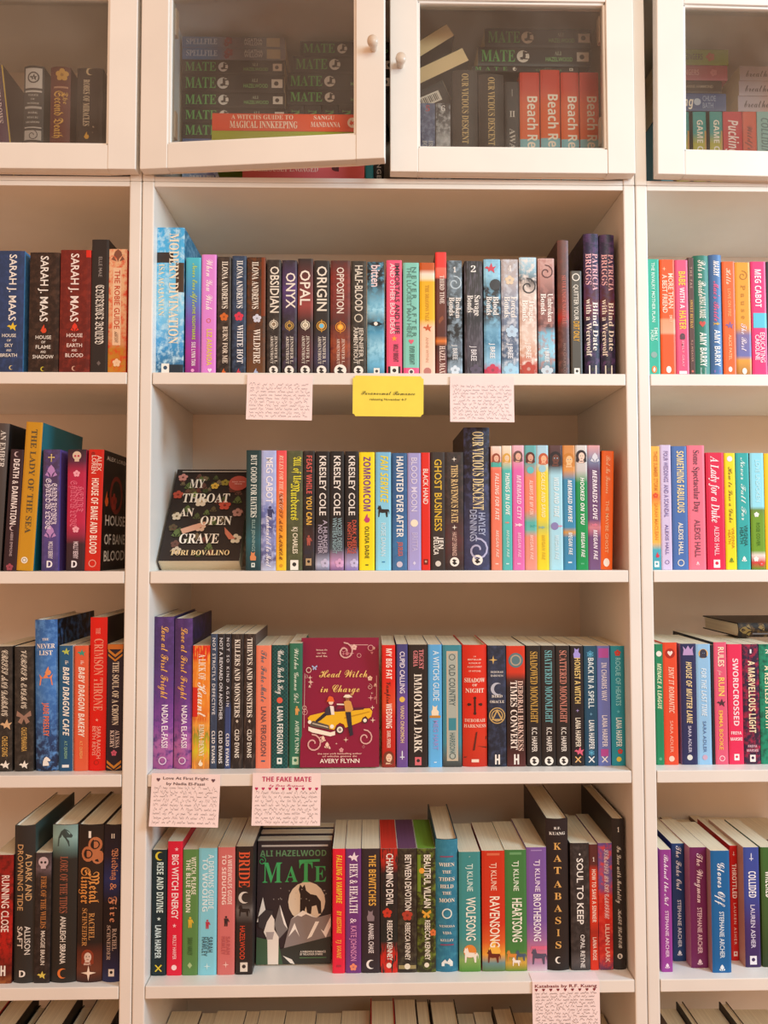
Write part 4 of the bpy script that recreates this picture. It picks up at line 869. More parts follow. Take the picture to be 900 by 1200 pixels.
  (-1593, 478, 1986, 150, 0, 'p', '3a2822@0 36251f@.5 33221d@1 ~4a342a:m', ['a|SARAH J. MAAS|.03|.57|0|.26|efece6|s', 's|flame|.63|0|.3|d84a2a', 'h|HOUSE|.7|0|.52|.12|e6e2da|s', 'h|OF|.74|0|.14|.08|e6e2da|s', 'h|FLAME|.78|0|.5|.12|e6e2da|s', 'h|AND|.82|0|.18|.08|e6e2da|s', 'h|SHADOW|.86|0|.7|.12|e6e2da|s', 'p|moon|.96|0|.16|c9b83a'], 'thick dark brown paperback with white lettering and orange flame on left top shelf', {'side': '2a1c18', 'd': 0.15}),
  (-1095, 490, 2031, 150, 0, 'p', '701f1a@0 6a1e18@.5 5c1a16@1 ~822a20:m', ['R|0|.06|.34|.5|d82a1c', 'a|SARAH J. MAAS|.03|.58|-.02|.26|f3e6e0|s', 's|leaf|.625|0|.3|e03a28', 'h|HOUSE|.69|0|.52|.12|f0dcd4|s', 'h|OF|.73|0|.14|.08|f0dcd4|s', 'h|EARTH|.77|0|.5|.12|f0dcd4|s', 'h|AND|.81|0|.18|.08|f0dcd4|s', 'h|BLOOD|.85|0|.58|.12|f0dcd4|s', 'p|moon|.955|0|.16|cfa08a'], 'thick maroon paperback with white lettering and red leaf, third from right on left top shelf', {'side': 'a8241c', 'd': 0.15}),
  (-703, 273, 2206, 150, 0, 'p', '37302f@0 352e2d@1', ['a|ELLE MAE|.13|.28|.02|.2|8f8884|s', 't|CONTRACT BOUND|.34|.78|0|.46|e0dad0|f', 'p|diamond|.92|0|.3|6a5f5c'], 'tall charcoal paperback with pale gothic lettering, second from right on left top shelf', {}),
  (-416, 288, 2050, 150, 0, 'p', 'f0c9a4@0 eec49c@.3 e8b48a@.6 dca070@.76 c88a2c@.8 d09030@1 ~e04a24:m', ['R|.15|.77|-.26|.2|f4d8bc', 's|leaf|.05|0|.8|8a5a4a', 't|THE ROBIE GUIDE|.17|.64|-.02|.3|c84a2c|s', 'a|AMELIE|.66|.75|-.02|.24|8a6a58|c', 'p|flower|.91|0|.5|f6dcc0'], 'cream and orange floral paperback at right end, first from right on left top shelf', {'side': 'd83a1c'}),
 ]),
 ('S2', 'books on the second open shelf of the left bookcase', [
  (-2320, 257, 2372, 200, 2.4, 'h', '4f4542@0 4a403d@1', ['t|AN EMBER|.05|.3|.2|.3|d8d0c6|r'], 'tall grey brown hardcover at left edge, sixth from right on left second shelf', {'side': '1a1618'}),
  (-2043, 207, 1948, 200, 2.6, 'p', '3f2530@0 3d242e@1', ['s|moon|.04|0|.4|cfb8bc', 't|DEATH & DAMNATION|.08|.62|.02|.44|f0e6e4|b', 's|moon|.65|0|.4|cfb8bc', 'a|ABBIE EMMONS|.68|.88|.02|.2|b8a4a8|s', 'p|flower|.97|0|.6|a04a58'], 'dark plum paperback leaning right with white capitals, fifth from right on left second shelf', {}),
  (-1789, 264, 2390, 200, 2.8, 'p', 'c8921f@0 ca9420@1', ['t|THE LADY OF THE SEA|.05|.75|.04|.34|5a5038|r', 'p|circle|.93|-.05|.4|efe9da', 's|ring|.93|-.05|.24|4a4030'], 'tall mustard yellow paperback with grey lettering, leaning right, fourth from right on left second shelf', {'side': '1a6a78', 'd': 0.17}),
  (-1452, 265, 1951, 200, 0, 'p', '4a3a5c@0 4c3c64@.4 55468a@.7 443b6c@1 ~5a4a88:m', ['s|cross|.07|0|.4|e6d08a', 's|leaf|.18|0|.8|b88ac8', 't|SHADE FLOWER|.28|.62|.2|.3|e9e0f2|f', 'x|SHADOW LOVE|.24|.66|-.15|.3|e9e0f2|f', 's|leaf|.68|0|.8|b88ac8', 'a|MOLLY BERRY|.76|.9|.05|.26|e3dcea|s', 'hx|D|.945|0|.34|.4|f4f0f4|b'], 'purple paperback with gold cross at top, third from right on left second shelf', {'side': '5b4c98'}),
  (-1046, 293, 1952, 200, 0, 'p', '3a2a34@0 5a2440@.1 b8244c@.2 c0264e@.6 9a2848@.7 4a2c38@.78 3a2a32@1', ['s|skull|.06|0|.6|d8c0a8', 's|flower|.2|0|.4|f0a8b8', 't|HEART|.3|.52|.2|.34|e06a86|f', 'x|SHADOW LOVE|.26|.64|-.15|.34|e06a86|f', 's|flower|.66|0|.4|f0a8b8', 'a|MOLLY BERRY|.76|.9|.02|.26|e3d0d8|s', 'hx|D|.945|-.05|.3|.36|f4f0f4|b'], 'crimson and black paperback with small skull at top, second from right on left second shelf', {}),
  (-756, 245, 1950, 200, 1.2, 'p', 'cf2418@0 d22618@1', ['s|skull|.04|-.2|.3|8a1c14', 'a|ALEX|.05|.18|.22|.3|f3cfc4|s', 'x|LOREN|.05|.2|-.12|.3|f3cfc4|s', 't|HOUSE OF BANE AND BLOOD|.24|.86|0|.44|fbeae0|b', 'p|ring|.94|0|.5|e8a090'], 'scarlet paperback at right end with black front cover showing on left second shelf', {'side': '1c1414', 'front': ['R|.02|.98|.02|.98|1a1212', 'h|ALEX LOREN|.06|.5|.8|.05|d8d0c8|s', 's|flame|.4|.14|.2|e8642a', 's|ring|.36|.5|.5|8a2418', 's|flower|.42|.42|.24|a8281c', 'h|HOUSE|.58|.5|.78|.13|f0ece6|s', 'h|OF BANE|.74|.5|.8|.13|f0ece6|s', 'h|BLOOD|.88|.5|.8|.13|f0ece6|s']}),
 ]),
 ('S3', 'books on the third open shelf of the left bookcase', [
  (-2158, 308, 1963, 200, -1, 'p', '3a3532@0 38332f@1 ~46403a:m', ['t|CRESTS AND DARING|.03|.56|.15|.36|e9e0ce|c', 's|bird|.63|.2|.6|d8b48a', 'a|CHLOE GONG|.72|.88|.15|.28|d8b060|s', 'p|bird|.95|.15|.5|efeae0'], 'charcoal paperback with cream script at left edge, seventh from right on left third shelf', {}),
  (-1816, 295, 1962, 200, -1, 'p', '3a3532@0 38332f@1 ~46403a:m', ['t|VERSES & ENDING|.03|.5|.02|.34|e9e0ce|c', 's|butterfly|.57|0|.8|9a7a6a', 'a|CHLOE PENARANDA|.65|.84|.02|.28|d8b060|s', 'p|bird|.95|0|.5|efeae0'], 'charcoal paperback with cream script beside tall blue book, sixth from right on left third shelf', {'side': '2a2624'}),
  (-1474, 354, 2381, 200, -1.4, 'h', '2f62a6@0 3b74bc@.25 3f7ac4@.45 3362a4@.65 24406e@.8 1f2c4a@1 ~5a92d4:m', ['h|THE|.13|0|.3|.1|f6f2ea|r', 'h|NEVER|.175|0|.8|.2|f6f2ea|r', 'h|LIST|.22|0|.6|.2|f6f2ea|r', 's|crown|.4|0|.6|e88a5a', 's|flame|.34|.1|.4|e8925e', 'a|JADE PRESLEY|.55|.77|0|.24|e87a4a|b', 'p|horse|.935|0|.4|efece6'], 'tall blue hardcover with orange crown emblem, fifth from right on left third shelf', {'side': '0f0e16', 'd': 0.165}),
  (-1159, 215, 1972, 200, -0.8, 'p', '1f5a86@0 20587f@.6 1d5078@1', ['s|bird|.05|0|.6|b8c85a', 'x|the|.12|.15|.1|.3|f4efe4|c', 't|BABY DRAGON CAFE|.17|.72|.02|.44|f4f0e6|i', 'a|A.T. QURESHI|.76|.9|.02|.2|8fc0a0|s', 'p|rect|.96|0|.5|e6eaea'], 'blue paperback with green dragon at top, fourth from right on left third shelf', {'side': 'e8dccc'}),
  (-917, 215, 1971, 200, -0.6, 'p', 'dd5f3e@0 de603f@1', ['s|bird|.06|0|.6|3a9a86', 'x|the|.12|.15|.1|.3|f8e8dc|c', 't|BABY DRAGON BAKERY|.17|.73|.02|.44|f8eade|i', 'a|A.T. QURESHI|.76|.9|.02|.2|f0b070|s'], 'coral paperback with teal dragon at top, third from right on left third shelf', {}),
  (-665, 269, 2419, 200, 0, 'h', 'e01a10@0 e01c12@1', ['x|THE|.07|.11|0|.26|f0a090|r', 't|CRIMSON THRONE|.14|.61|.05|.52|f09a84|r', 's|star|.67|0|.2|f6b0a0', 'a|SARA RAASCH|.71|.92|.12|.22|f6a898|s', 'x|BETH REVIS|.71|.9|-.15|.22|f6a898|s', 'p|ring|.945|0|.3|b02018'], 'tall scarlet hardcover with pale red lettering, second from right on left third shelf', {'side': '1c1012', 'd': 0.165}),
  (-389, 250, 1993, 200, 0, 'p', '2f2436@0 2d2334@1', ['R|0|.04|-.5|.5|c8742c', 's|chev|.07|0|.9|c8822e', 't|THE SOUL OF A CROWN|.14|.64|.05|.4|e6dccb|r', 'a|ALYSSA|.68|.82|.2|.26|d9c8c4|r', 'x|KEIRY|.68|.82|-.12|.26|d9c8c4|r', 's|flower|.86|0|.4|c85a7a', 's|chev|.95|0|.9|c8822e'], 'dark purple paperback with orange chevrons at both ends, first from right on left third shelf', {}),
 ]),
 ('S4', 'books on the fourth open shelf of the left bookcase', [
  (-2058, 322, 1961, 120, 0, 'p', '8a1c18@0 a01f1a@.3 b8201a@.7 5a2018@.92 a05a28@1 ~5a1410:m', ['t|RUNNING CLOSE|.16|.6|.15|.36|f3e4dc|s', 'p|bar2|.9|.1|.3|efe8e0'], 'red paperback with white lettering at left edge, sixth from right on left fourth shelf', {'side': '2a1412'}),
  (-1725, 320, 2402, 120, -0.6, 'h', '3a3735@0 373431@.7 3c3a38@1', ['t|A DARK AND|.18|.48|.22|.28|c9a070|s', 'x|DROWNING TIDE|.12|.54|-.18|.28|c9a070|s', 'a|ALLISON|.64|.82|.18|.26|d9d2c8|s', 'x|SAFT|.64|.78|-.18|.26|d9d2c8|s', 'hx|D|.94|-.05|.3|.3|f0ece6|b'], 'tall charcoal hardcover with gold lettering, fifth from right on left fourth shelf', {'side': '3a4a46', 'd': 0.16}),
  (-1432, 242, 1989, 120, 0, 'p', '4a3f44@0 6a5a60@.12 332a28@.2 2f2826@1 ~3c3230:m', ['s|skull|.08|0|.8|c8b4b8', 't|FIRE OF THE WILDS|.18|.58|.05|.34|b87a44|r', 'a|MAGGIE BRAUN|.6|.86|.05|.26|e0d8cc|s', 'p|bird|.94|0|.56|d8c45a'], 'dark paperback with copper lettering and pale top vignette, fourth from right on left fourth shelf', {}),
  (-1112, 387, 2411, 120, 0, 'h', '7a9a98@0 8ab0ac@.08 55706c@.16 35332f@.22 33302d@1', ['s|horse|.08|0|.7|3a4a48', 't|LORE OF THE TIDES|.2|.56|.0|.3|9a5a44|r', 'a|ANALEIGH SBRANA|.58|.88|0|.22|e6e0d6|s', 'p|moon|.94|0|.4|e07a3a'], 'tall black hardcover with pale teal top band, third from right on left fourth shelf', {'side': '2a2725', 'd': 0.16}),
  (-710, 391, 2407, 120, 0, 'h', '2a2220@0 33251f@.1 3a2a22@.4 2f2522@.75 5a2c20@.82 6a3a2a@.92 3f2420@1', ['hx|1|.06|-.02|.1|.26|e9e2d6|s', 's|ram|.17|.1|.9|b87048', 't|Metal|.3|.5|.16|.36|d9944c|f', 'x|Slinger|.27|.5|-.18|.36|d9944c|f', 'a|RACHEL|.56|.73|.1|.22|c08a50|r', 'x|SCHNEIDER|.53|.77|-.18|.2|c08a50|r', 's|face|.84|-.05|.5|d8c0b0|8a3a24', 's|star4|.94|.0|.6|f0dcc8'], 'tall black hardcover with copper ram horn artwork, second from right on left fourth shelf', {'side': '1f1a19', 'd': 0.16}),
  (-358, 295, 2404, 120, 0, 'h', '231c22@0 25203a@.2 24306a@.35 221c24@.5 211b20@.75 262c5a@1', ['hx|II|.07|0|.16|.24|d9d2ca|s', 't|Wielding|.15|.35|.1|.3|c98a6a|f', 'x|& Fire|.37|.62|.05|.34|c98a6a|f', 'a|RACHEL|.66|.8|.14|.22|b8a49a|r', 'x|SCHNEIDER|.64|.86|-.16|.2|b8a49a|r', 'p|blk|.94|0|.3|e6e0da|231c22'], 'tall black hardcover with blue patches at right end, first from right on left fourth shelf', {'side': '1a1518', 'd': 0.16}),
 ]),
 ('S1', 'books on the top open shelf of the right bookcase', [
  (8325, 205, 1942, 150, 0, 'p', '2fae94@0 32b096@1', ['t|THE RIVALRY MOTHER PLAN|.03|.54|.02|.26|d4f0e4|s', 'a|EMILY|.59|.7|.18|.26|d4efe4|s', 'x|FORD|.61|.7|-.12|.26|d4efe4|s', 's|circle|.82|0|.5|8aa8a0', 'p|pen|.945|0|.5|f07a2c'], 'turquoise paperback with white lettering at left end, first from left on right top shelf', {}),
  (8564, 246, 1935, 150, 0, 'p', 'e8540f@0 ea560f@.5 eb9a70@.52 eaa480@.63 e8540f@.65 e8560f@1', ['s|star4|.08|-.2|.3|f6c8a0', 't|MORE THAN|.12|.42|.22|.32|f8dcc4|s', 'x|A BEST FRIEND|.13|.46|-.18|.32|f8dcc4|s', 'a|EMILY|.48|.54|.2|.2|f6c8a8|s', 'p|pen|.945|0|.4|f5f0e6'], 'vivid orange paperback with pale lettering, second from left on right top shelf', {}),
  (8801, 210, 1931, 150, 0, 'p', 'e0507a@0 df4f79@1', ['t|BABE|.1|.22|.02|.5|f0cc3a|b', 'x|WITH A|.24|.42|.02|.36|f8e6ea|b', 'x|HATER|.44|.6|.02|.5|f0cc3a|b', 's|face|.66|0|.4|b07a6a|5a3a44', 'a|EMILY GRAY|.7|.92|.02|.18|f0a8bc|s', 'p|rect|.97|0|.6|f4e8e8'], 'pink paperback with yellow and white lettering, third from left on right top shelf', {}),
  (8958, 98, 1972, 150, 0, 'p', '5c3a34@0 55342e@1', ['t|THE FAE|.08|.26|0|.36|c09a8a|s', 'x|SWEET BETRAY|.36|.6|0|.46|d8a84a|r', 'a|R.J.WEAVER|.7|.88|0|.3|c0907c|s', 'p|circle|.96|0|.4|d06a5a'], 'thin brown paperback with gold lettering, fourth from left on right top shelf', {}),
  (9137, 251, 2009, 150, 0, 'h', '23735f@0 247460@1', ['t|Pets or Bride|.04|.34|.05|.56|f2eee2|c', 'x|WHAT A NAME|.34|.52|.02|.4|f0ece0|b', 's|heart|.57|0|.44|c8483c', 'a|AMY BARRY|.64|.92|.02|.42|eef0e8|b', 'p|blk|.96|0|.4|8aa8a0|247460'], 'green hardcover with white script and red heart, fifth from left on right top shelf', {}),
  (9371, 208, 2022, 150, 0, 'h', '3f6aa0@0 406ca2@1', ['t|MARRY|.05|.18|.05|.44|f4f0ec|i', "x|Mac's Bride|.22|.55|.05|.5|e85a8a|c", 's|fish|.57|0|.6|c8a03a', 'a|AMY BARRY|.62|.92|.02|.44|e9eef4|b', 'p|rect|.96|0|.5|8a6ab0'], 'steel blue hardcover with pink script, sixth from left on right top shelf', {}),
  (9583, 208, 1909, 150, 0, 'p', 'e8601c@0 ea621c@1', ['t|Hello|.06|.2|.02|.44|f8d8b8|c', 'x|LOVE ON FIRE|.24|.48|.02|.24|f0a868|s', 's|bird|.56|0|.7|8a5a8a', 'a|ALICE PATEL|.64|.86|.02|.22|f6c490|s', 'p|pen|.94|0|.36|f6f0e2'], 'orange paperback with tiny bird and white script, seventh from left on right top shelf', {}),
  (9818, 248, 1897, 150, 0, 'p', 'e09a1c@0 e29c1e@.5 d8923a@.58 7a6a9a@.64 6a6aa8@.82 e09a2c@.86 a0661c@1', ['s|swirl|.12|0|.6|b07018', 't|Pause|.2|.5|.02|.3|c07c14|r', 'x|The Rest|.54|.78|.02|.4|e9dcea|c', 'p|pen|.955|0|.36|f6f0e2'], 'amber paperback with violet lower panel, eighth from left on right top shelf', {}),
  (10081, 249, 1912, 150, 0, 'p', 'e02870@0 e22a72@1', ['a|MEG CABOT|.07|.4|-.05|.4|fbe4ec|b', 'R|.45|.58|-.4|.5|5ac0d8', 't|EDUCATING|.62|.88|.18|.3|fbdde8|s', 'x|CAROLINE|.64|.86|-.16|.3|fbdde8|s'], 'magenta paperback with light blue block, ninth from left on right top shelf', {}),
  (10334, 239, 1909, 150, 0, 'p', '2a2228@0 2a2228@1', [], 'black paperback cut by right edge of view, tenth from left on right top shelf', {}),
 ]),
 ('S2', 'books on the second open shelf of the right bookcase', [
  (8331, 154, 2017, 200, 0, 'p', 'f0b04a@0 f0a83c@.35 e87a34@.42 f2b040@.5 f2b24a@.78 4aa8b8@.84 3d98a8@1', ['t|THESE SUMMER STORM|.04|.36|.05|.4|d07a28|s', 's|flower|.4|0|.6|d84a2c', 'x|SARAH MACLEAN|.46|.76|.05|.34|e08a30|s', 's|flame|.88|.1|.6|d8344a', 'p|blk|.955|0|.5|e9efe9|3d98a8'], 'orange paperback with teal foot at left end, first from left on right second shelf', {}),
  (8503, 175, 2037, 200, 0, 'p', 'cfc0e0@0 d2c2e2@1', ['t|FOUR WEDDINGS|.05|.3|.02|.4|7a6aa0|s', 'x|AND A SCANDAL|.32|.58|.02|.4|7a6aa0|s', 'a|ALEXIS HALL|.64|.88|.02|.3|6a5a98|s', 'p|ring|.94|0|.4|6a5a98'], 'pale lilac paperback with violet lettering, second from left on right second shelf', {}),
  (8729, 250, 2018, 200, 0, 'p', '4a6fae@0 4a70b0@1', ['t|SOMETHING FABULOUS|.04|.54|.05|.44|efd89a|b', 'a|ALEXIS HALL|.62|.88|.02|.3|f4ecd8|s', 'p|ring|.945|0|.44|e9e2d2'], 'blue paperback with cream capitals, third from left on right second shelf', {}),
  (9004, 285, 2032, 200, 0, 'p', 'ea7388@0 ea758a@1', ['t|Some Spectacular Day|.04|.54|.02|.34|5a3040|r', 'a|ALEXIS HALL|.6|.9|.02|.32|7a4454|s', 'p|leaf|.95|0|.24|f6c8d0'], 'rose pink paperback with dark serif lettering, fourth from left on right second shelf', {}),
  (9318, 293, 1913, 200, 0, 'p', 'd81f48@0 da204a@1', ['t|A Lady for a Duke|.03|.6|-.02|.46|fbe6ea|t', 'a|ALEXIS HALL|.63|.88|.02|.26|f6c8d2|s', 'p|blk|.95|0|.36|f6e4e8|d81f48'], 'crimson paperback with white italic lettering, fifth from left on right second shelf', {}),
  (9562, 177, 1906, 200, 0, 'p', 'efd818@0 f0da1a@1', ['s|circle|.05|0|.5|e8e2f0', 't|How to Lose a Duke|.12|.6|.05|.4|7a6a2a|c', 'a|VIRGINIA|.64|.82|.18|.24|c88a1c|s', 'x|HEATH|.66|.78|-.15|.24|c88a1c|s', 'p|leaf|.92|0|.5|6a8a2a'], 'bright yellow paperback with white flower at top, sixth from left on right second shelf', {}),
  (9770, 218, 1907, 200, 0, 'p', '2fa7a5@0 31a9a7@1', ['t|Never Fall For|.04|.58|.05|.4|d8f0ec|c', 'a|VIRGINIA|.62|.8|.16|.26|1f5a5c|s', 'x|HEATH|.64|.78|-.15|.26|1f5a5c|s', 'p|leaf|.91|0|.44|eef4ee'], 'teal paperback with white script, seventh from left on right second shelf', {'side': '5a2a3c'}),
  (10010, 226, 1907, 200, 0, 'p', '8fd8ea@0 94dcee@.46 6a8a3c@.49 6f9a24@.55 6f9c26@.84 e8d8d0@.88 c83a3a@.94 5a8a20@1', ['t|LOVE UNSPOKEN|.06|.42|.05|.3|b8eaf4|s', 's|flower|.53|-.1|.4|f0eee6', 'x|ROSE COVER|.6|.8|0|.24|4a7a18|s', 's|flower|.91|-.2|.4|f4efe6', 's|flower|.95|.2|.4|d8443e'], 'light blue and green paperback with flowers, eighth from left on right second shelf', {'side': '6a4a40'}),
  (10240, 217, 1900, 200, 0, 'p', 'f0c81a@0 f0c81a@1', [], 'golden yellow paperback cut by right edge, ninth from left on right second shelf', {}),
 ]),
 ('S3', 'books on the third open shelf of the right bookcase', [
  (8379, 129, 1945, 300, 0, 'p', '1f8058@0 1f8259@1', ['s|circle|.08|0|.7|e9e2d6', 't|MENACE A LEAGUE|.16|.54|0|.5|d9e2b8|i', 'p|circle|.95|0|.4|5aa880'], 'green paperback behind right post at left end, first from left on right third shelf', {}),
  (8562, 228, 1972, 300, 0, 'p', 'df4a2c@0 e04c2e@1', ['s|circle|.09|0|.7|a82c20', 's|heart|.09|0|.4|f6dcd0', 't|ISNT IT ROMANTIC|.2|.58|.05|.36|f4c0a8|i', 'a|SARA ADLER|.64|.9|.02|.22|f0a890|s', 'p|circle|.95|0|.4|f0c8b4'], 'orange red paperback with heart in circle, second from left on right third shelf', {}),
  (8859, 248, 1951, 300, 0, 'p', '2b2f58@0 2a2e56@1', ['s|crown|.06|0|.7|b898c8', 't|HOUSE OF MUTTER LANE|.15|.66|.02|.36|e6cf9a|i', 'a|SARA ADLER|.68|.9|.02|.2|c8c4d8|s', 'p|circle|.94|0|.36|d8d8d0'], 'navy paperback with cream slanted lettering, third from left on right third shelf', {'side': 'a08ac0'}),
  (9108, 234, 1945, 300, 0, 'p', '8fbfe4@0 92c2e6@1', ['s|circle|.08|0|.66|e8b86a', 's|face|.08|0|.5|f0d2a8|3a3a4a', 't|FOR THE LAST TIME|.2|.6|.0|.34|d8ecf8|i', 'a|SARA ADLER|.64|.9|0|.22|5a7aa8|s', 'p|circle|.94|0|.36|c8a8c0'], 'light blue paperback with portrait in gold circle, fourth from left on right third shelf', {}),
  (9255, 45, 1928, 300, 0, 'p', '232a30@0 232a30@1', [], 'very thin black paperback beside pink one, fifth from left on right third shelf', {}),
  (9388, 209, 1973, 300, 0, 'p', 'dc5a78@0 de5c7a@1', ['t|RULES|.04|.2|.05|.46|f6e6c8|s', 'x|for|.23|.27|0|.3|f6d8c8|c', 'x|RUIN|.29|.44|.05|.46|f6d66a|s', 's|bird|.5|0|.7|4a3038', 'a|EMMA BOOKE|.56|.88|-.05|.3|f0c058|s', 'p|ring|.95|0|.44|f6d8dc'], 'pink paperback with cream capitals and black bird, sixth from left on right third shelf', {'side': '232020', 'd': 0.165}),
  (9627, 242, 1940, 300, 0, 'p', 'e02e58@0 e2305a@1', ['t|SWORDCROSSED|.12|.68|.02|.36|f9dde2|b', 'ha|FREYA|.74|0|.7|.2|fbe6ea|b', 'ha|MARSKE|.79|0|.8|.2|fbe6ea|b', 'p|blk|.94|0|.34|f6ece8|e02e58'], 'hot pink paperback with white spaced capitals, seventh from left on right third shelf', {}),
  (9889, 267, 1939, 300, 0, 'p', '3c2a4a@0 3f2a48@1 ~b0284a:m', ['hx|1|.06|0|.1|.24|f0e8ec|s', 't|A MARVELLOUS LIGHT|.14|.74|.02|.4|f0e0b8|b', 'ha|FREYA|.85|0|.56|.15|e0b8c4|b', 'ha|MARSKE|.885|0|.7|.15|e0b8c4|b', 'p|blk|.95|0|.34|efe6e0|3c2a4a'], 'purple and red patterned paperback with cream capitals, eighth from left on right third shelf', {}),
  (10159, 253, 1938, 300, 0, 'p', '1f8a6a@0 1f8c6c@1 ~12503f:m', ['hx|2|.06|0|.24|.24|f0ecdc|s', 't|A RESTLESS TRUTH|.18|.7|.0|.36|efe6c0|b'], 'emerald patterned paperback cut by right edge, ninth from left on right third shelf', {}),
 ]),
 ('S4', 'books on the fourth open shelf of the right bookcase', [
  (8394, 178, 1911, 200, 0, 'p', '8f3a8c@0 9a409a@1', ['t|Behind the Net|.04|.46|.05|.44|f4e2f2|c', 'a|STEPHANIE ARCHER|.5|.88|.02|.3|eccfe8|s', 'p|leaf|.95|0|.5|f0d8ee'], 'magenta purple paperback at left end, first from left on right fourth shelf', {}),
  (8719, 209, 1889, 500, 0, 'p', '1f3f70@0 1f3e6e@1', ['t|The Fake Out|.02|.4|.05|.46|eef0f4|c', 'a|STEPHANIE ARCHER|.48|.88|.02|.28|dde4ee|s', 'p|leaf|.93|0|.44|e6ecf2'], 'navy paperback pushed back between two purple ones, second from left on right fourth shelf', {}),
  (8962, 272, 1903, 300, 0, 'p', '6b2358@0 6e2459@1', ['t|The Wingman|.05|.46|.1|.4|f2e0ec|c', 'a|STEPHANIE ARCHER|.5|.88|.02|.26|ead0e2|s', 'p|leaf|.95|0|.36|eed8e8'], 'plum paperback with white script, third from left on right fourth shelf', {'side': 'c98a90'}),
  (9254, 302, 1902, 160, 0, 'p', '15629c@0 1663a0@1', ['t|Gloves Off|.1|.46|.05|.42|eef4f8|c', 'a|STEPHANIE ARCHER|.5|.88|.02|.24|d6e6f0|s', 'p|leaf|.96|0|.36|e2eef4'], 'bright blue paperback nearest the shelf edge, fourth from left on right fourth shelf', {'side': 'b08a86'}),
  (9637, 123, 1846, 500, 0, 'p', 'c01818@0 c41a1a@1', ['s|sword|.07|0|.6|f0d0c8', 't|THROTTLED|.16|.46|.02|.56|f8e4dc|b', 'a|LAUREN ASHER|.5|.86|.02|.32|f0c4ba|s', 'p|blk|.94|0|.5|f0d8d0|c01818'], 'red paperback pushed back beside bright blue one, fifth from left on right fourth shelf', {}),
  (9827, 250, 1895, 300, 0, 'p', '3a4e9c@0 3c4a98@.4 43306e@.65 3a2658@1', ['s|sword|.08|0|.5|d8dcf0', 't|COLLIDED|.2|.42|.02|.46|f0f0f6|b', 'a|LAUREN ASHER|.48|.84|.02|.28|d4d0e8|s', 'p|blk|.94|0|.44|e6e6f0|3a2658'], 'blue to violet paperback with bold white capitals, sixth from left on right fourth shelf', {'side': 'c8a08c'}),
  (10112, 250, 1893, 300, 0, 'p', '3f6a34@0 3f5c30@.6 36472a@1', ['t|WRECKED|.2|.42|0|.5|eef0e6|b'], 'green paperback cut by right edge of view, seventh from left on right fourth shelf', {}),
 ]),
 ('C', 'books inside the left glazed cabinet', [
  (-2422, 244, 2007, 300, -7, 'h', '46284a@0 4a2a4e@.5 5a2f5a@.8 3f2244@1', ['R|0|1|.42|.5|c8a838', 't|OF SHADOWS|.1|.5|0|.4|d8c8cc|r', 'x|OF UTA|.66|.86|0|.36|e0c8d8|f'], 'purple hardcover with yellow edge leaning left beside the silver one in left glazed cabinet', {'side': '2c1820'}),
  (-1901, 327, 1999, 300, 0, 'h', '3a3a3e@0 3c3c40@1', ['R|.02|.19|-.42|.42|c4c0be', 's|ring|.1|0|.6|3a3a3e', 's|bird|.1|0|.4|2a2a2e', 'R|.21|.225|-.42|.42|c4c0be', 'hx|TALES|.25|0|.5|.1|c8c4c0|r', 'hx|OF|.285|0|.2|.08|c8c4c0|r', 'hx|WONDER|.32|0|.6|.1|c8c4c0|r', 'R|.345|.365|-.42|.42|b0acaa', 'hx|DARK|.4|0|.5|.1|c8c4c0|r', 'hx|MAGIC|.44|0|.6|.1|c8c4c0|r', 'hx|SHADOW|.48|0|.7|.1|c8c4c0|r', 'R|.52|.53|-.42|.42|c4c0be', 'R|.55|.63|-.42|.42|b8b4b2', 's|swirl|.59|0|.5|4a4a4e', 'R|.65|.75|-.42|.42|b0acaa'], 'black hardcover with ornate silver panels, third from right in left glazed cabinet', {'side': '1e2624'}),
  (-1465, 329, 1989, 300, 0, 'h', '5a2a24@0 6a2c26@.2 6c3028@.5 6a3028@1', ['s|flower|.07|.1|.7|c89a4a', 'R|.17|.185|-.3|.4|b88a70', 'x|The|.22|.32|.28|.2|d8a850|f', 't|Second Death|.21|.61|-.05|.44|e0ae50|f'], 'maroon hardcover with gold gothic lettering, second from right in left glazed cabinet', {'side': '4a2418'}),
  (-971, 424, 1966, 300, 0, 'p', '3b2a24@0 38271f@1', ['s|moon|.03|0|.3|c9b08a', 't|ROBES OF MIRACLES|.1|.5|-.12|.24|d6c0a4|r', 'x|c.|.5|.56|.2|.14|c0a890|c', 's|drop|.58|-.1|.3|d8a032'], 'dark brown book with cream lettering and gold drop, first from right in left glazed cabinet', {'side': '2a1a16', 'd': 0.16}),
 ]),
 ('C', 'upright books behind the closed glass door of the middle cabinet', [
  (4656, 246, 1553, 500, 0, 'p', '5a6a90@0 4f5f88@.4 33343c@.6 3f4148@1 ~8a9ac0:m', ['hx|5|.06|0|.28|.4|c8505a|r', 'x|BROKEN|.42|.62|.2|.3|d0d4da|r', 'x|BONDS|.42|.6|-.2|.3|d0d4da|r'], 'blue grey paperback numbered five, far left, first from left in closed middle cabinet', {'d': 0.12}),
  (4917, 246, 1556, 500, 0, 'p', '3c3a40@0 6a7078@.3 b0b6be@.4 4a4a50@.6 7a8088@1 ~c8ced6:m', ['hx|6|.06|0|.28|.4|e6e6ea|r'], 'smoky grey paperback numbered six, second from left in closed middle cabinet', {'d': 0.12}),
  (5296, 421, 2141, 500, 0, 'h', '3f3733@0 463e39@.6 4a423c@1', ['t|OUR VICIOUS DESCENT|.03|.6|.0|.26|d8bd82|r'], 'charcoal hardcover with gold lettering, left of its twin, third from left in closed middle cabinet', {'d': 0.15}),
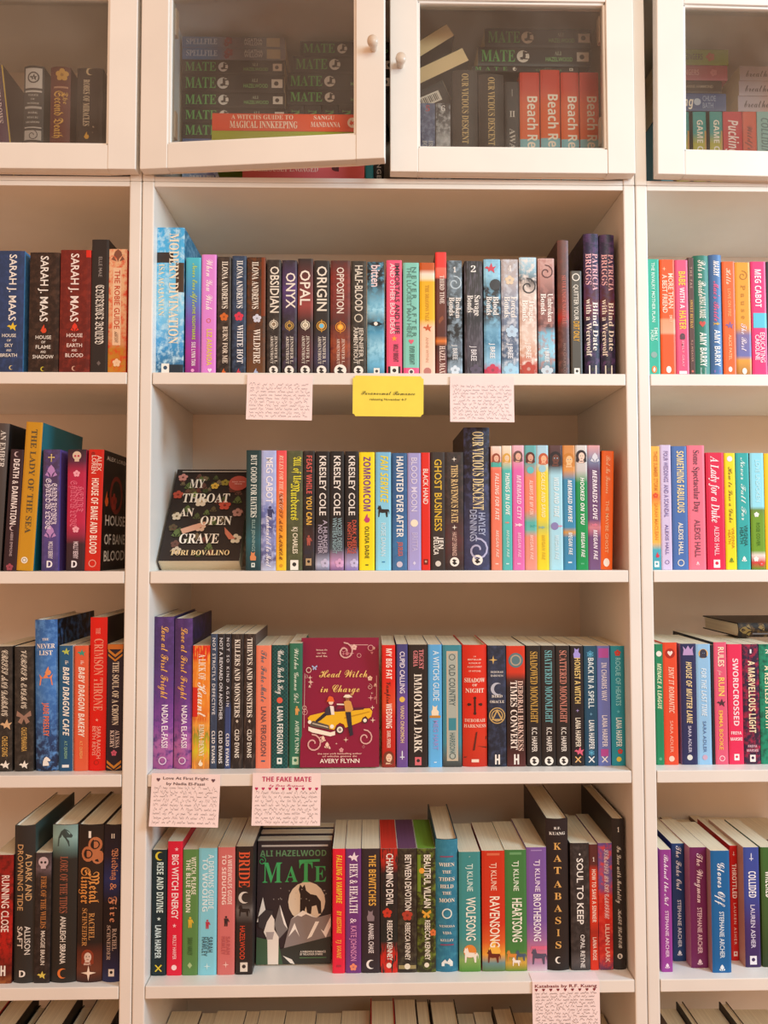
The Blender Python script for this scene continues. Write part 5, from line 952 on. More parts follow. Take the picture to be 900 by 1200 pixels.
  (5743, 429, 2077, 500, 0, 'h', '3f3733@0 463e39@.6 4a423c@1', ['t|OUR VICIOUS DESCENT|.03|.6|.0|.26|d8bd82|r'], 'charcoal hardcover with gold lettering, right of its twin, fourth from left in closed middle cabinet', {'d': 0.15}),
  (6096, 233, 1942, 500, 0, 'p', '353233@0 383536@1', ['hx|I|.1|0|.06|.5|d0ccc6|r', 'hx|II|.29|0|.4|.46|d0ccc6|r', 't|AWAKENED|.42|.9|0|.4|c4c0ba|r'], 'dark grey paperback with roman numerals, fifth from left in closed middle cabinet', {'d': 0.13}),
  (6396, 334, 2110, 500, 0, 'p', 'c8321c@0 cc361c@.14 e05a16@.28 e2601a@.55 7cbccb@.555 86c2d0@1', ['t|Beach Read|.2|.74|.12|.5|f6eee0|b'], 'orange red and light blue paperback, first of four identical in closed middle cabinet', {}),
  (6749, 329, 2159, 500, 0, 'p', 'c8321c@0 cc361c@.14 e05a16@.28 e2601a@.55 7cbccb@.555 86c2d0@1', ['t|Beach Read|.2|.74|.12|.5|f6eee0|b'], 'orange red and light blue paperback, second of four identical in closed middle cabinet', {}),
  (7086, 303, 2118, 500, 0, 'p', 'c8321c@0 cc361c@.14 e05a16@.28 e2601a@.55 7cbccb@.555 86c2d0@1', ['t|Beach Read|.2|.74|.12|.5|f6eee0|b'], 'orange red and light blue paperback, third of four identical in closed middle cabinet', {}),
  (7419, 325, 2122, 500, 0, 'p', 'c8321c@0 cc361c@.14 e05a16@.28 e2601a@.55 7cbccb@.555 86c2d0@1', ['t|Beach Read|.2|.74|.12|.5|f6eee0|b'], 'orange red and light blue paperback, last of four identical in closed middle cabinet', {}),
 ]),
 ('C', 'short black books under the right stack behind the ajar door', [
  (2318, 287, 2086, 1500, 0, 'p', '302a29@0 302a29@1', ['t|MATE|.04|.4|0|.5|5f9a58|r', 'p|blk|.06|.0|.0|d6d0c6|302a29'], 'black book standing under the right flat stack, first of four in ajar middle cabinet', {'d': 0.12}),
  (2629, 303, 2089, 1500, 0, 'p', '302a29@0 302a29@1', ['t|MATE|.04|.4|0|.5|5f9a58|r', 'p|blk|.06|.0|.0|d6d0c6|302a29'], 'black book standing under the right flat stack, second of four in ajar middle cabinet', {'d': 0.12}),
  (2939, 288, 2093, 1500, 0, 'p', '302a29@0 302a29@1', ['t|MATE|.04|.4|0|.5|5f9a58|r', 'p|blk|.06|.0|.0|d6d0c6|302a29'], 'black book standing under the right flat stack, third of four in ajar middle cabinet', {'d': 0.12}),
  (3251, 304, 2096, 1500, 0, 'p', '302a29@0 302a29@1', ['t|MATE|.04|.4|0|.5|5f9a58|r', 'p|blk|.06|.0|.0|d6d0c6|302a29'], 'black book standing under the right flat stack, last of four in ajar middle cabinet', {'d': 0.12}),
 ]),
 ('C', 'upright books behind the ajar door stile', [
  (3666, 131, 1767, 600, 0, 'p', '2f8f9c@0 2f8f9c@1', [], 'teal book just showing below the ajar door corner, first from left in ajar middle cabinet', {'d': 0.1}),
  (3828, 172, 1918, 600, 0, 'p', '2a2526@0 2a2526@1', ['t|HUNGER|.6|.9|0|.4|d8d0c8|s'], 'black book just showing below the ajar door corner, second from left in ajar middle cabinet', {'d': 0.1}),
 ]),
 ('C', 'upright books inside the right glazed cabinet', [
  (9110, 220, 1981, 1400, 0, 'p', '6ab0cc@0 5aa4c4@1', ['t|BETTER THAN|.05|.5|0|.4|e0eef2|b'], 'light blue paperback at left end, first from left in right glazed cabinet', {'d': 0.12}),
  (9405, 244, 1984, 1400, 0, 'p', '2f9c9c@0 2f9c9c@.2 b8b440@.3 c4c032@.6 c0ba30@1', ['R|.18|1|.36|.5|c8a060', 't|GAME ON|.08|.44|.0|.42|f2f0e6|b'], 'teal and lime paperback, left of three identical, second from left in right glazed cabinet', {'d': 0.12, 'side': '1a4a50'}),
  (9720, 244, 1987, 1400, 0, 'p', '2f9c9c@0 2f9c9c@.2 b8b440@.3 c4c032@.6 c0ba30@1', ['R|.18|1|.36|.5|c8a060', 't|GAME ON|.08|.44|.0|.42|f2f0e6|b'], 'teal and lime paperback, middle of three identical, third from left in right glazed cabinet', {'d': 0.12, 'side': '1a4a50'}),
  (10026, 233, 1991, 1400, 0, 'p', '2f9c9c@0 2f9c9c@.2 b8b440@.3 c4c032@.6 c0ba30@1', ['R|.18|1|.36|.5|c8a060', 't|GAME ON|.08|.44|.0|.42|f2f0e6|b'], 'teal and lime paperback, right of three identical, fourth from left in right glazed cabinet', {'d': 0.12, 'side': '1a4a50'}),
  (10335, 354, 1994, 1400, 0, 'p', 'c81f34@0 cc2238@1', ['t|Pucking|.08|.4|.0|.5|fbe6e6|i'], 'crimson paperback with white slanted lettering, fifth from left in right glazed cabinet', {'d': 0.13}),
  (10650, 251, 1997, 1400, 0, 'p', 'd9583f@0 d85640@1', ['t|Wildfire|.13|.42|.0|.42|7a2f30|c'], 'coral red paperback with dark script, sixth from left in right glazed cabinet', {'d': 0.13}),
  (10926, 278, 2000, 1400, 0, 'p', '8cc0c0@0 90c4c4@1', ['t|COLLIDING|.06|.45|0|.5|5a8a90|i'], 'pale teal paperback at right edge, seventh from left in right glazed cabinet', {'d': 0.13}),
 ]),
]
FLATS = [
 ('flat books stacked at left behind the ajar glass door', [
  (2118, 1500, 23333, 208, 1877, 'p', '4a7aa8@0 5a80a4@.25 8a7f8c@.45 6a6a78@.6 5a5f70@.8 8a8890@1', ['t|SPELLFILE|.04|.34|.02|.5|d6dce2|r', 's|flower|.45|.1|.8|9a4a58', 's|flower|.43|-.2|.5|8a3a4c', 'a|AGATHA|.6|.78|.18|.3|d0d0d4|s', 'x|WILLOW|.6|.78|-.16|.3|d0d0d4|s', 'R|.82|.95|-.4|.4|b8ac90'], 'blue mauve paperback lying on top of the left stack behind the ajar door', 0.125),
  (2127, 1500, 23107, 223, 1883, 'p', '4a7aa8@0 5a80a4@.25 8a7f8c@.45 6a6a78@.6 5a5f70@.8 8a8890@1', ['t|SPELLFILE|.04|.34|.02|.5|d6dce2|r', 's|flower|.45|.1|.8|9a4a58', 's|flower|.43|-.2|.5|8a3a4c', 'a|AGATHA|.6|.78|.18|.3|d0d0d4|s', 'x|WILLOW|.6|.78|-.16|.3|d0d0d4|s', 'R|.82|.95|-.4|.4|b8ac90'], 'blue mauve paperback second from top of the left stack behind the ajar door', 0.125),
  (2112, 1500, 22829, 274, 1866, 'p', '302a29@0 302a29@1', ['t|MATE|.03|.33|.02|.62|58a052|r', 's|circle|.4|0|.66|dcd6cc', 's|wolf|.41|.05|.5|302a29', 'x|ALI|.68|.74|.18|.2|a8b09a|r', 'a|HAZELWOOD|.6|.84|-.14|.22|7ab068|s', 'p|blk|.93|0|.5|d6d0c6|302a29'], 'black book with green capitals, third from top of left stack', 0.125),
  (2106, 1500, 22498, 328, 1857, 'p', '302a29@0 302a29@1', ['t|MATE|.03|.33|.02|.62|58a052|r', 's|circle|.4|0|.66|dcd6cc', 's|wolf|.41|.05|.5|302a29', 'x|ALI|.68|.74|.18|.2|a8b09a|r', 'a|HAZELWOOD|.6|.84|-.14|.22|7ab068|s', 'p|blk|.93|0|.5|d6d0c6|302a29'], 'black book with green capitals, fourth from top of left stack', 0.125),
  (2123, 1500, 22203, 292, 1870, 'p', '302a29@0 302a29@1', ['t|MATE|.03|.33|.02|.62|58a052|r', 's|circle|.4|0|.66|dcd6cc', 's|wolf|.41|.05|.5|302a29', 'x|ALI|.68|.74|.18|.2|a8b09a|r', 'a|HAZELWOOD|.6|.84|-.14|.22|7ab068|s', 'p|blk|.93|0|.5|d6d0c6|302a29'], 'black book with green capitals, fifth from top of left stack', 0.125),
  (2155, 1500, 21927, 273, 1900, 'p', '302a29@0 302a29@1', ['t|MATE|.03|.33|.02|.62|58a052|r', 's|circle|.4|0|.66|dcd6cc', 's|wolf|.41|.05|.5|302a29', 'x|ALI|.68|.74|.18|.2|a8b09a|r', 'a|HAZELWOOD|.6|.84|-.14|.22|7ab068|s', 'p|blk|.93|0|.5|d6d0c6|302a29'], 'black book with green capitals, sixth from top of left stack', 0.125),
  (2156, 1500, 21630, 295, 1898, 'p', '302a29@0 302a29@1', ['t|MATE|.03|.33|.02|.62|58a052|r', 's|circle|.4|0|.66|dcd6cc', 's|wolf|.41|.05|.5|302a29', 'x|ALI|.68|.74|.18|.2|a8b09a|r', 'a|HAZELWOOD|.6|.84|-.14|.22|7ab068|s', 'p|blk|.93|0|.5|d6d0c6|302a29'], 'black book with green capitals, lowest seen in left stack above door rail', 0.125),
  (2158, 1500, 21278, 349, 1896, 'p', '3a5a86@0 7a84b0@.4 46548a@1', [], 'blue book low in left stack behind the ajar door rail', 0.125),
  (1601, 1500, 20180, 1095, 1336, 'p', '8aa8d0@0 a0a8d8@.3 6a62a8@.6 4a4a8a@1 ~c8d0ea:m', ['t|SPELLFILE|.1|.5|0|.4|e6e8f0|r'], 'lavender blue book glimpsed in the gap below the ajar door', 0.125),
 ]),
 ('flat black books stacked at right behind the ajar glass door', [
  (4312, 1500, 23196, 278, 1912, 'p', '302a29@0 302a29@1', ['t|MATE|.03|.33|.02|.62|58a052|r', 's|circle|.4|0|.66|dcd6cc', 's|wolf|.41|.05|.5|302a29', 'x|ALI|.68|.74|.18|.2|a8b09a|r', 'a|HAZELWOOD|.6|.84|-.14|.22|7ab068|s', 'p|blk|.93|0|.5|d6d0c6|302a29'], 'black book with green capitals, topmost of the right stack', 0.125),
  (4186, 1500, 22877, 317, 1925, 'p', '302a29@0 302a29@1', ['t|MATE|.03|.33|.02|.62|58a052|r', 's|circle|.4|0|.66|dcd6cc', 's|wolf|.41|.05|.5|302a29', 'x|ALI|.68|.74|.18|.2|a8b09a|r', 'a|HAZELWOOD|.6|.84|-.14|.22|7ab068|s', 'p|blk|.93|0|.5|d6d0c6|302a29'], 'black book with green capitals, second from top of the right stack', 0.125),
  (4107, 1500, 22560, 313, 1946, 'p', '302a29@0 302a29@1', ['t|MATE|.03|.33|.02|.62|58a052|r', 's|circle|.4|0|.66|dcd6cc', 's|wolf|.41|.05|.5|302a29', 'x|ALI|.68|.74|.18|.2|a8b09a|r', 'a|HAZELWOOD|.6|.84|-.14|.22|7ab068|s', 'p|blk|.93|0|.5|d6d0c6|302a29'], 'black book with green capitals, third from top of the right stack', 0.125),
  (4106, 1500, 22276, 281, 1944, 'p', '302a29@0 302a29@1', ['t|MATE|.03|.33|.02|.62|58a052|r', 's|circle|.4|0|.66|dcd6cc', 's|wolf|.41|.05|.5|302a29', 'x|ALI|.68|.74|.18|.2|a8b09a|r', 'a|HAZELWOOD|.6|.84|-.14|.22|7ab068|s', 'p|blk|.93|0|.5|d6d0c6|302a29'], 'black book with green capitals, lowest of the right stack', 0.125),
 ]),
 ('flat books at the front behind the ajar glass door', [
  (3496, 200, 21055, 293, 2423, 'p', 'e0420c@0 e4480e@1', ['t|A WITCHS GUIDE TO|.13|.55|.28|.26|f6dcc4|r', 'x|MAGICAL INNKEEPING|.12|.58|-.16|.4|f8e6d0|r', 'a|SANGU|.69|.83|.28|.24|f6d8c0|r', 'x|MANDANNA|.67|.87|-.12|.3|f6d8c0|r', 'p|circ|.955|0|.6|f2e4d6|e0420c'], 'orange book lying flat with white lettering behind ajar glass door', 0.12),
  (3496, 200, 20591, 461, 2427, 'p', 'a0a81e@0 98a41c@1', [], 'lime green book directly under the orange one', 0.12),
  (3581, 200, 20180, 408, 2005, 'p', 'd9686a@0 d8666a@1', ['t|SERIOUSLY ENGAGED|.1|.62|.08|.24|f4d8d0|r', 's|horse|.76|.1|.3|5a2a30'], 'salmon pink book lying flat, seen in the gap below the ajar door', 0.12),
 ]),
 ('flat black books on top behind the closed glass door', [
  (7530, 700, 22869, 331, 1863, 'p', '302a29@0 302a29@1', ['t|MATE|.03|.33|.02|.62|58a052|r', 's|circle|.4|0|.66|dcd6cc', 's|wolf|.41|.05|.5|302a29', 'x|ALI|.68|.74|.18|.2|a8b09a|r', 'a|HAZELWOOD|.6|.84|-.14|.22|7ab068|s', 'p|blk|.93|0|.5|d6d0c6|302a29'], 'black flat book topmost behind the closed middle glass door', 0.13),
  (7511, 700, 22529, 337, 1965, 'p', '302a29@0 302a29@1', ['t|MATE|.03|.33|.02|.62|58a052|r', 's|circle|.4|0|.66|dcd6cc', 's|wolf|.41|.05|.5|302a29', 'x|ALI|.68|.74|.18|.2|a8b09a|r', 'a|HAZELWOOD|.6|.84|-.14|.22|7ab068|s', 'p|blk|.93|0|.5|d6d0c6|302a29'], 'black flat book second from top behind the closed middle glass door', 0.13),
  (7299, 700, 22419, 106, 1859, 'p', '302a29@0 302a29@1', ['t|MATE|.03|.33|.02|.62|58a052|r', 's|circle|.4|0|.66|dcd6cc', 's|wolf|.41|.05|.5|302a29', 'x|ALI|.68|.74|.18|.2|a8b09a|r', 'a|HAZELWOOD|.6|.84|-.14|.22|7ab068|s', 'p|blk|.93|0|.5|d6d0c6|302a29'], 'thin black flat book lowest of three behind the closed middle glass door', 0.13),
 ]),
 ('flat books at left in the right glazed cabinet', [
  (10279, 1400, 23048, 296, 1197, 'p', '8aa832@0 8caa34@1', ['t|KAT SINGERS|.18|.6|0|.36|4a4a28|b', 's|flower|.72|0|.6|c86a4a'], 'lime green book topmost of left flat stack in right cabinet', 0.13),
  (10257, 1400, 22757, 288, 1180, 'p', 'b85a72@0 b85a70@1', ['t|KAT SINGERS|.1|.55|0|.36|e8b0b8|b', 's|flower|.78|0|.5|d88a98'], 'dusky pink book second in left flat stack in right cabinet', 0.13),
  (10148, 1400, 22516, 238, 1107, 'p', '4a3a30@0 4a3a30@1', ['s|drop|.3|0|.6|a8a83a', 't|ANNE HAMMOND|.4|.85|0|.24|a89a88|s'], 'dark brown book third in left flat stack in right cabinet', 0.13),
  (10221, 1400, 22180, 333, 1217, 'p', '3f5a8a@0 40598a@1', ['t|Strong|.08|.5|0|.5|f4ece0|i', 's|circle|.56|0|.4|b8c4d8', 'a|CHLOE|.64|.84|.2|.3|98a8c8|s', 'x|BATH|.64|.8|-.2|.3|98a8c8|s'], 'slate blue book lowest in left flat stack in right cabinet', 0.13),
 ]),
 ('three identical flat books at right in the right glazed cabinet', [
  (12365, 1400, 22762, 277, 1879, 'p', 'b0a4b4@0 b8a8b0@.2 c88a6a@.45 d89a70@1', ['t|breathe|.06|.3|0|.5|4a4048|c'], 'mauve and peach book topmost of right flat stack', 0.13),
  (12341, 1400, 22480, 279, 1877, 'p', 'b0a4b4@0 b8a8b0@.2 c88a6a@.45 d89a70@1', ['t|breathe|.06|.3|0|.5|4a4048|c'], 'mauve and peach book in middle of right flat stack', 0.13),
  (12317, 1400, 22180, 296, 1875, 'p', 'b0a4b4@0 b8a8b0@.2 c88a6a@.45 d89a70@1', ['t|breathe|.06|.3|0|.5|4a4048|c'], 'mauve and peach book lowest of right flat stack', 0.13),
 ]),
]



def pct(v):
    return v / 10000.0


for sname, group, books in ROWS:
    z = FLOORZ if sname == 'C' else SHELF[sname]
    for (x, w, h, rec, lean, kind, base, items, label, opts) in books:
        x, w, h, rec = pct(x), pct(w), pct(h), pct(rec)
        d = opts.get('d') or min(0.155, max(0.1, h * (0.7 if kind == 'h' else 0.66)))
        a = R(lean)
        # a leaning book stands on its lower corner
        dx = dz = 0.0
        if lean:
            sg = 1 if lean > 0 else -1
            px = x - math.sin(a) * h / 2
            dx = px - x
            dz = abs(math.sin(a)) * w / 2
        make_book(w, h, d, kind, base, items, opts, (x + dx, rec, z + dz + .0002), (0, a, 0), label, group)

for group, books in FLATS:
    for (x1, rec, z0, w, h, kind, base, items, label, d) in books:
        x1, rec, z0, w, h = (pct(v) for v in (x1, rec, z0, w, h))
        make_book(w - .0003, h, d, kind, base, items, {}, (x1, rec, z0 + w / 2), (0, -math.pi / 2, 0), label, group)

# ------------------------------------------------------------------ three books shown front cover out


def face_out(w, h, d, base, items, front, side, x, yf, z, tilt, label, turn=0.0):
    a = R(tilt)
    # stands on its lower back edge: the front edge rises as the cover leans back
    return make_book(w, h, d, 'p', base, items, dict(side=side, front=front),
                     (x, yf + w / 2 * math.cos(a), z + w / 2 * math.sin(a) + .0002), (0, -a, -math.pi / 2 + R(turn)), label, None)


flo = []
_rnd = random.Random(4)
for k in range(40):
    flo.append('s|%s|%.3f|%.3f|%.3f|%s' % (_rnd.choice(['leaf', 'leaf', 'flower']), _rnd.uniform(.08, .95), _rnd.uniform(.06, .94), _rnd.uniform(.07, .13), _rnd.choice(['4f5a36', '5c5038', '6a4a40', '45502f', '7a6a50', '6b3f36'])))
for t, u, s, c, c2 in ((.1, .1, .14, 'c98a80', '6a3a34'), (.3, .08, .15, 'b8503e', '7a3024'), (.2, .55, .12, 'd8b04a', '7a5a20'), (.16, .68, .12, '9a8a3a', '5a4a1c'),
                       (.38, .4, .18, 'e0d2bc', 'a88a4a'), (.42, .72, .17, 'c0503e', '7a2c24'), (.5, .9, .15, 'b88a80', '6a4438'), (.54, .12, .14, 'd6cbb4', '7a6a48'),
                       (.78, .92, .16, 'd8cfb8', '6a5c40'), (.66, .45, .15, 'd9b8a0', '8a5a48'), (.9, .2, .13, 'c8b8a0', '6a5a44'), (.3, .3, .1, '8a9a5a', '3a4a24'), (.24, .8, .13, '6a3a30', '3a2018')):
    flo.append('s|flower|%s|%s|%s|%s|%s' % (t, u, s, c, c2))
for t, u, s in ((.2, .2, .13), (.46, .24, .13), (.36, .88, .14), (.6, .6, .13), (.72, .16, .14), (.86, .6, .12), (.5, .5, .1), (.12, .35, .1)):
    flo.append('s|leaf|%s|%s|%s|5f7040' % (t, u, s))
flo += ['P|.2,.68 .34,.64 .5,.6 .52,.63 .4,.69 .24,.73|d8a890', 'P|.76,.66 .84,.72 .92,.78 .84,.79 .78,.73|c87860']
flo += ['s|circle|.17|.86|.26|c25c50', 'h|READ WITH|.155|.86|.17|.02|f0c8c0|s', 'h|PRIDE|.18|.86|.1|.02|f0c8c0|s']
words = [('MY', .175, .31, .2, .15), ('THROAT', .34, .46, .62, .15), ('AN', .5, .24, .18, .13), ('OPEN', .59, .64, .4, .14), ('GRAVE', .78, .46, .5, .15)]
flo += ['h|%s|%s|%s|%s|%s|f4eee2|r' % (a, t, u, wf, hf) for a, t, u, wf, hf in words]
flo += ['ha|TORI BOVALINO|.925|.5|.74|.075|e9cf9a|r', 'R|.03|.04|.08|.98|c8bcb0']
face_out(.026, .198, .131, '332a26@0 332a26@1', [], flo, '2d2522', .0235, .032, SHELF['S2'], 36,
         'dark floral book face out, leaning back at left end of second shelf')

hw = ['R|.055|.06|.62|.86|d9a8a0', 'R|.3|.52|.965|.972|d9a8a0', 'R|.28|.7|.04|.047|d9a8a0']
_rnd = random.Random(8)
for k in range(34):
    side_ = k % 4
    if side_ == 0:
        t, u = _rnd.uniform(.05, .2), _rnd.uniform(.5, .95)
    elif side_ == 1:
        t, u = _rnd.uniform(.25, .9), _rnd.uniform(.04, .13)
    elif side_ == 2:
        t, u = _rnd.uniform(.25, .9), _rnd.uniform(.88, .96)
    else:
        t, u = _rnd.uniform(.78, .88), _rnd.uniform(.06, .95)
    hw.append('s|%s|%.3f|%.3f|%.3f|%s' % (_rnd.choice(['ring', 'flower', 'leaf', 'star4', 'swirl', 'heart']), t, u, _rnd.uniform(.03, .085), _rnd.choice(['e6bcae', 'd99a98', 'c87a80', 'f0d0b8'])))
hw += ['s|swirl|.11|.56|.2|d9a8a0', 's|swirl|.82|.16|.2|d9a8a0', 's|swirl|.78|.82|.18|d9a8a0', 's|butterfly|.235|.17|.07|a8b4d8',
       'h|because she|.095|.26|.14|.022|f0c8b8|s', 'h|can hex|.12|.26|.12|.022|f0c8b8|s', 'h|and fix|.145|.26|.15|.022|f0c8b8|s',
       'h|Head Witch|.28|.54|.62|.1|efc873|c', 'h|in Charge|.395|.5|.5|.1|efc873|c']
# a yellow convertible with two people leaning on it
hw += ['P|.09,.625 .12,.605 .3,.58 .42,.575 .64,.56 .88,.552 .915,.575 .9,.615 .86,.635 .83,.612 .79,.625 .77,.655 .62,.69 .57,.7 .55,.675 .5,.662 .455,.68 .43,.715 .38,.71 .12,.675|e9b51f|car_illustration',
       'P|.41,.568 .47,.515 .49,.515 .445,.56 .62,.55 .82,.545 .8,.562 .62,.572 .44,.578|5a1a30|car_illustration', 'P|.46,.515 .6,.518 .6,.528 .46,.525|efe4d0|car_illustration',
       'P|.1,.69 .15,.7 .38,.735 .44,.725 .44,.755 .38,.765 .15,.735 .1,.72|f1e8d6|car_illustration', 'P|.12,.66 .16,.645 .36,.68 .37,.715 .16,.692 .12,.685|5a5048|car_illustration', 'P|.15,.662 .35,.693 .35,.7 .15,.668|d8ccb4|car_illustration',
       's|circle|.715|.5|.1|3a3236|3a3236|car_wheel', 's|circle|.715|.5|.075|f3ead8|f3ead8|car_wheel', 's|circle|.715|.5|.04|8a8078|8a8078|car_wheel', 's|circle|.645|.82|.07|3a3236|3a3236|car_wheel', 's|circle|.645|.82|.045|f3ead8|f3ead8|car_wheel',
       's|circle|.655|.115|.045|f6efe0|8a8078|car_lamp', 's|circle|.69|.4|.05|f6efe0|8a8078|car_lamp', 'P|.56,.62 .88,.575 .88,.582 .56,.63|c08a14|car_illustration',
       'P|.3,.6 .32,.55 .37,.53 .4,.545 .4,.6 .34,.605|3a3040|sitting_figure', 'P|.3,.585 .34,.6 .26,.64 .2,.66 .19,.645|2c2630|sitting_figure', 'P|.37,.53 .42,.535 .43,.6 .39,.6|efe4d8|sitting_figure',
       's|circle|.505|.385|.06|f0d2b8|f0d2b8|sitting_head', 'P|.33,.5 .35,.465 .37,.455 .41,.465 .43,.5|e4642a|sitting_hat',
       'P|.55,.5 .6,.485 .64,.5 .67,.56 .64,.58 .57,.575|d59a4c|standing_figure', 's|circle|.475|.595|.055|8a5a40|8a5a40|standing_head', 'P|.54,.465 .57,.445 .62,.445 .66,.465 .6,.47|efe0c8|standing_hat',
       'P|.57,.58 .64,.58 .65,.66 .67,.755 .63,.765 .6,.68|2c2634|standing_figure']
hw += ['h|the new york bestselling author|.895|.5|.56|.02|f0c8b8|s', 'h|of witcha gonna do|.915|.5|.44|.02|f0c8b8|s', 'ha|AVERY FLYNN|.95|.5|.5|.05|f6e6d8|s']
face_out(.02, .204, .127, '8a1238@0 8a1238@1', [], hw, '8a1238', .2545, .022, SHELF['S3'], 7,
         'crimson book face out showing a yellow convertible, third middle shelf')

mt = ['R|.035|.05|.05|.95|b8b0a8', 'h|ALI HAZELWOOD|.105|.48|.9|.075|5f8a60|b', 'h|M|.26|.2|.26|.26|3fa860|r', 'h|A|.275|.46|.17|.2|3fa860|r', 'h|T|.26|.655|.18|.26|3fa860|r', 'h|E|.275|.85|.16|.2|3fa860|r',
      's|swirl|.165|.06|.1|3fa860', 'P|.56,.16 .84,.155 .84,.175 .56,.18|3fa860', 's|circle|.5|.67|.5|dccdb6']
mt += ['P|.58,.6 .58,.44 .56,.4 .58,.36 .61,.385 .64,.36 .66,.41 .72,.44 .8,.45 .86,.5 .87,.6 .83,.6 .8,.53 .74,.54 .73,.6 .68,.6 .66,.54 .63,.6|2a1f1e|wolf_illustration']
for k in range(16):
    mt.append('s|star4|%.3f|%.3f|.025|b8b0a8' % (_rnd.uniform(.36, .5), _rnd.uniform(.05, .95)))
mt += ['P|0,.66 .08,.46 .14,.62 .2,.66|e3ddd4|mountain_illustration', 'P|.24,.68 .31,.52 .42,.72 .3,.8|7a7472|mountain_illustration', 'P|.31,.52 .42,.72 .37,.68 .33,.6|f0ece4|mountain_illustration',
       'P|.36,.9 .46,.64 .62,.57 .8,.63 1,.6 1,.82 .7,.84|8a7f7c|mountain_illustration', 'P|.46,.64 .62,.57 .8,.63 .74,.62 .66,.6 .6,.62 .55,.61|f0ece4|mountain_illustration', 'P|.43,.78 .51,.67 .58,.78 .52,.72|f2eee6|mountain_illustration', 'P|.68,.8 .79,.66 .84,.66 .74,.78|f2eee6|mountain_illustration', 'P|.9,.74 1,.62 1,.7 .93,.79 .86,.72|f2eee6|mountain_illustration',
       'P|.3,.88 1,.78 1,1 .3,1|33342f|hill_illustration', 'P|0,.78 .3,.82 .36,1 0,1|3f5a40|woman_illustration', 'P|.02,.62 .12,.56 .22,.57 .2,.7 .1,.72 .03,.7|3a3436|woman_illustration', 'P|.14,.66 .2,.6 .24,.64 .24,.72 .3,.78 .3,1 .16,1 .15,.8 .1,.74|e8ddd0|woman_illustration', 'P|.13,.74 .24,.74 .22,.8 .14,.8|a89c98|woman_illustration',
       'P|.36,.93 .48,.96 .52,1 .46,.99|e8e2d8|woman_illustration', 'h|A WEREWOLF ROMANCE|.9|.76|.34|.024|f0ece4|s', 'h|BY THE AUTHOR OF BRIDE|.92|.74|.3|.024|f0ece4|s', 'R|.945|.95|.58|.94|5a8a58']
face_out(.026, .19, .122, '3a3130@0 8a8a8a@.3 3a3130@.5 c04a38@.8 3a3130@1', [], mt, '30262a', .1815, .052, SHELF['S4'], 5.5,
         'black book face out with green capitals, wolf and full moon')
for k in range(2):
    face_out(.025, .191, .122, '30262a@0 30262a@1', [], [], '30262a', .1825, .083 + .0275 * k, SHELF['S4'], 4.5,
             ('pale page block of the book right behind the wolf cover', 'pale page block of the rearmost book behind the wolf cover')[k])

# ------------------------------------------------------------------ fore-edges out: two books lying askew on the dark flat books
for k, (cx, cz, ln, th, an) in enumerate(((.4785, 2.2365, .118, .0255, 26.5), (.4615, 2.277, .105, .025, 33))):
    rt = empty('paperback_book', (cx, .055, cz), (0, -R(an), 0),
               ('lower of two tilted books with cream page edges out, closed cabinet', 'upper of two tilted books with cream page edges out, closed cabinet')[k], 'book', 'tilted books in the middle cabinet')
    c = MB()
    dk = lin('2c2726')
    c.box(-ln / 2, ln / 2, 0, .13, -th / 2, -th / 2 + .0006, dk)
    c.box(-ln / 2, ln / 2, 0, .13, th / 2 - .0006, th / 2, dk)
    c.box(-ln / 2, ln / 2, .1294, .13, -th / 2, th / 2, dk)
    c.build('cover', CARD[''], rt)
    g = MB()
    g.box(-ln / 2 + .0003, ln / 2 - .0003, .0004, .129, -th / 2 + .0007, th / 2 - .0007, lin('f0dcae'))
    g.build('page_block', M_PAGES, rt)
rt = empty('paperback_book', (.442, .075, 2.196), (0, -R(24), 0), 'black tilted book with a barcode under the tilted cream pages', 'book', 'tilted books in the middle cabinet')
c = MB()
c.box(-.06, .06, 0, .02, -.036, .026, lin('2a2625'))
cv = c.build('cover', CARD[''], rt)
c = MB()
c.box(.0, .046, -.0004, 0, -.022, -.004, lin('e9e4dc'))
for k in range(13):
    c.box(.003 + .0031 * k, .003 + .0031 * k + (.0016 if k % 3 else .0009), -.0007, -.0004, -.019, -.007, lin('2a2625'))
c.build('barcode', CARD[''], cv)
c = MB()
c.box(-.0592, .0605, .0006, .0194, -.0355, .0255, CREAM)
c.build('page_block', M_PAGES, rt)

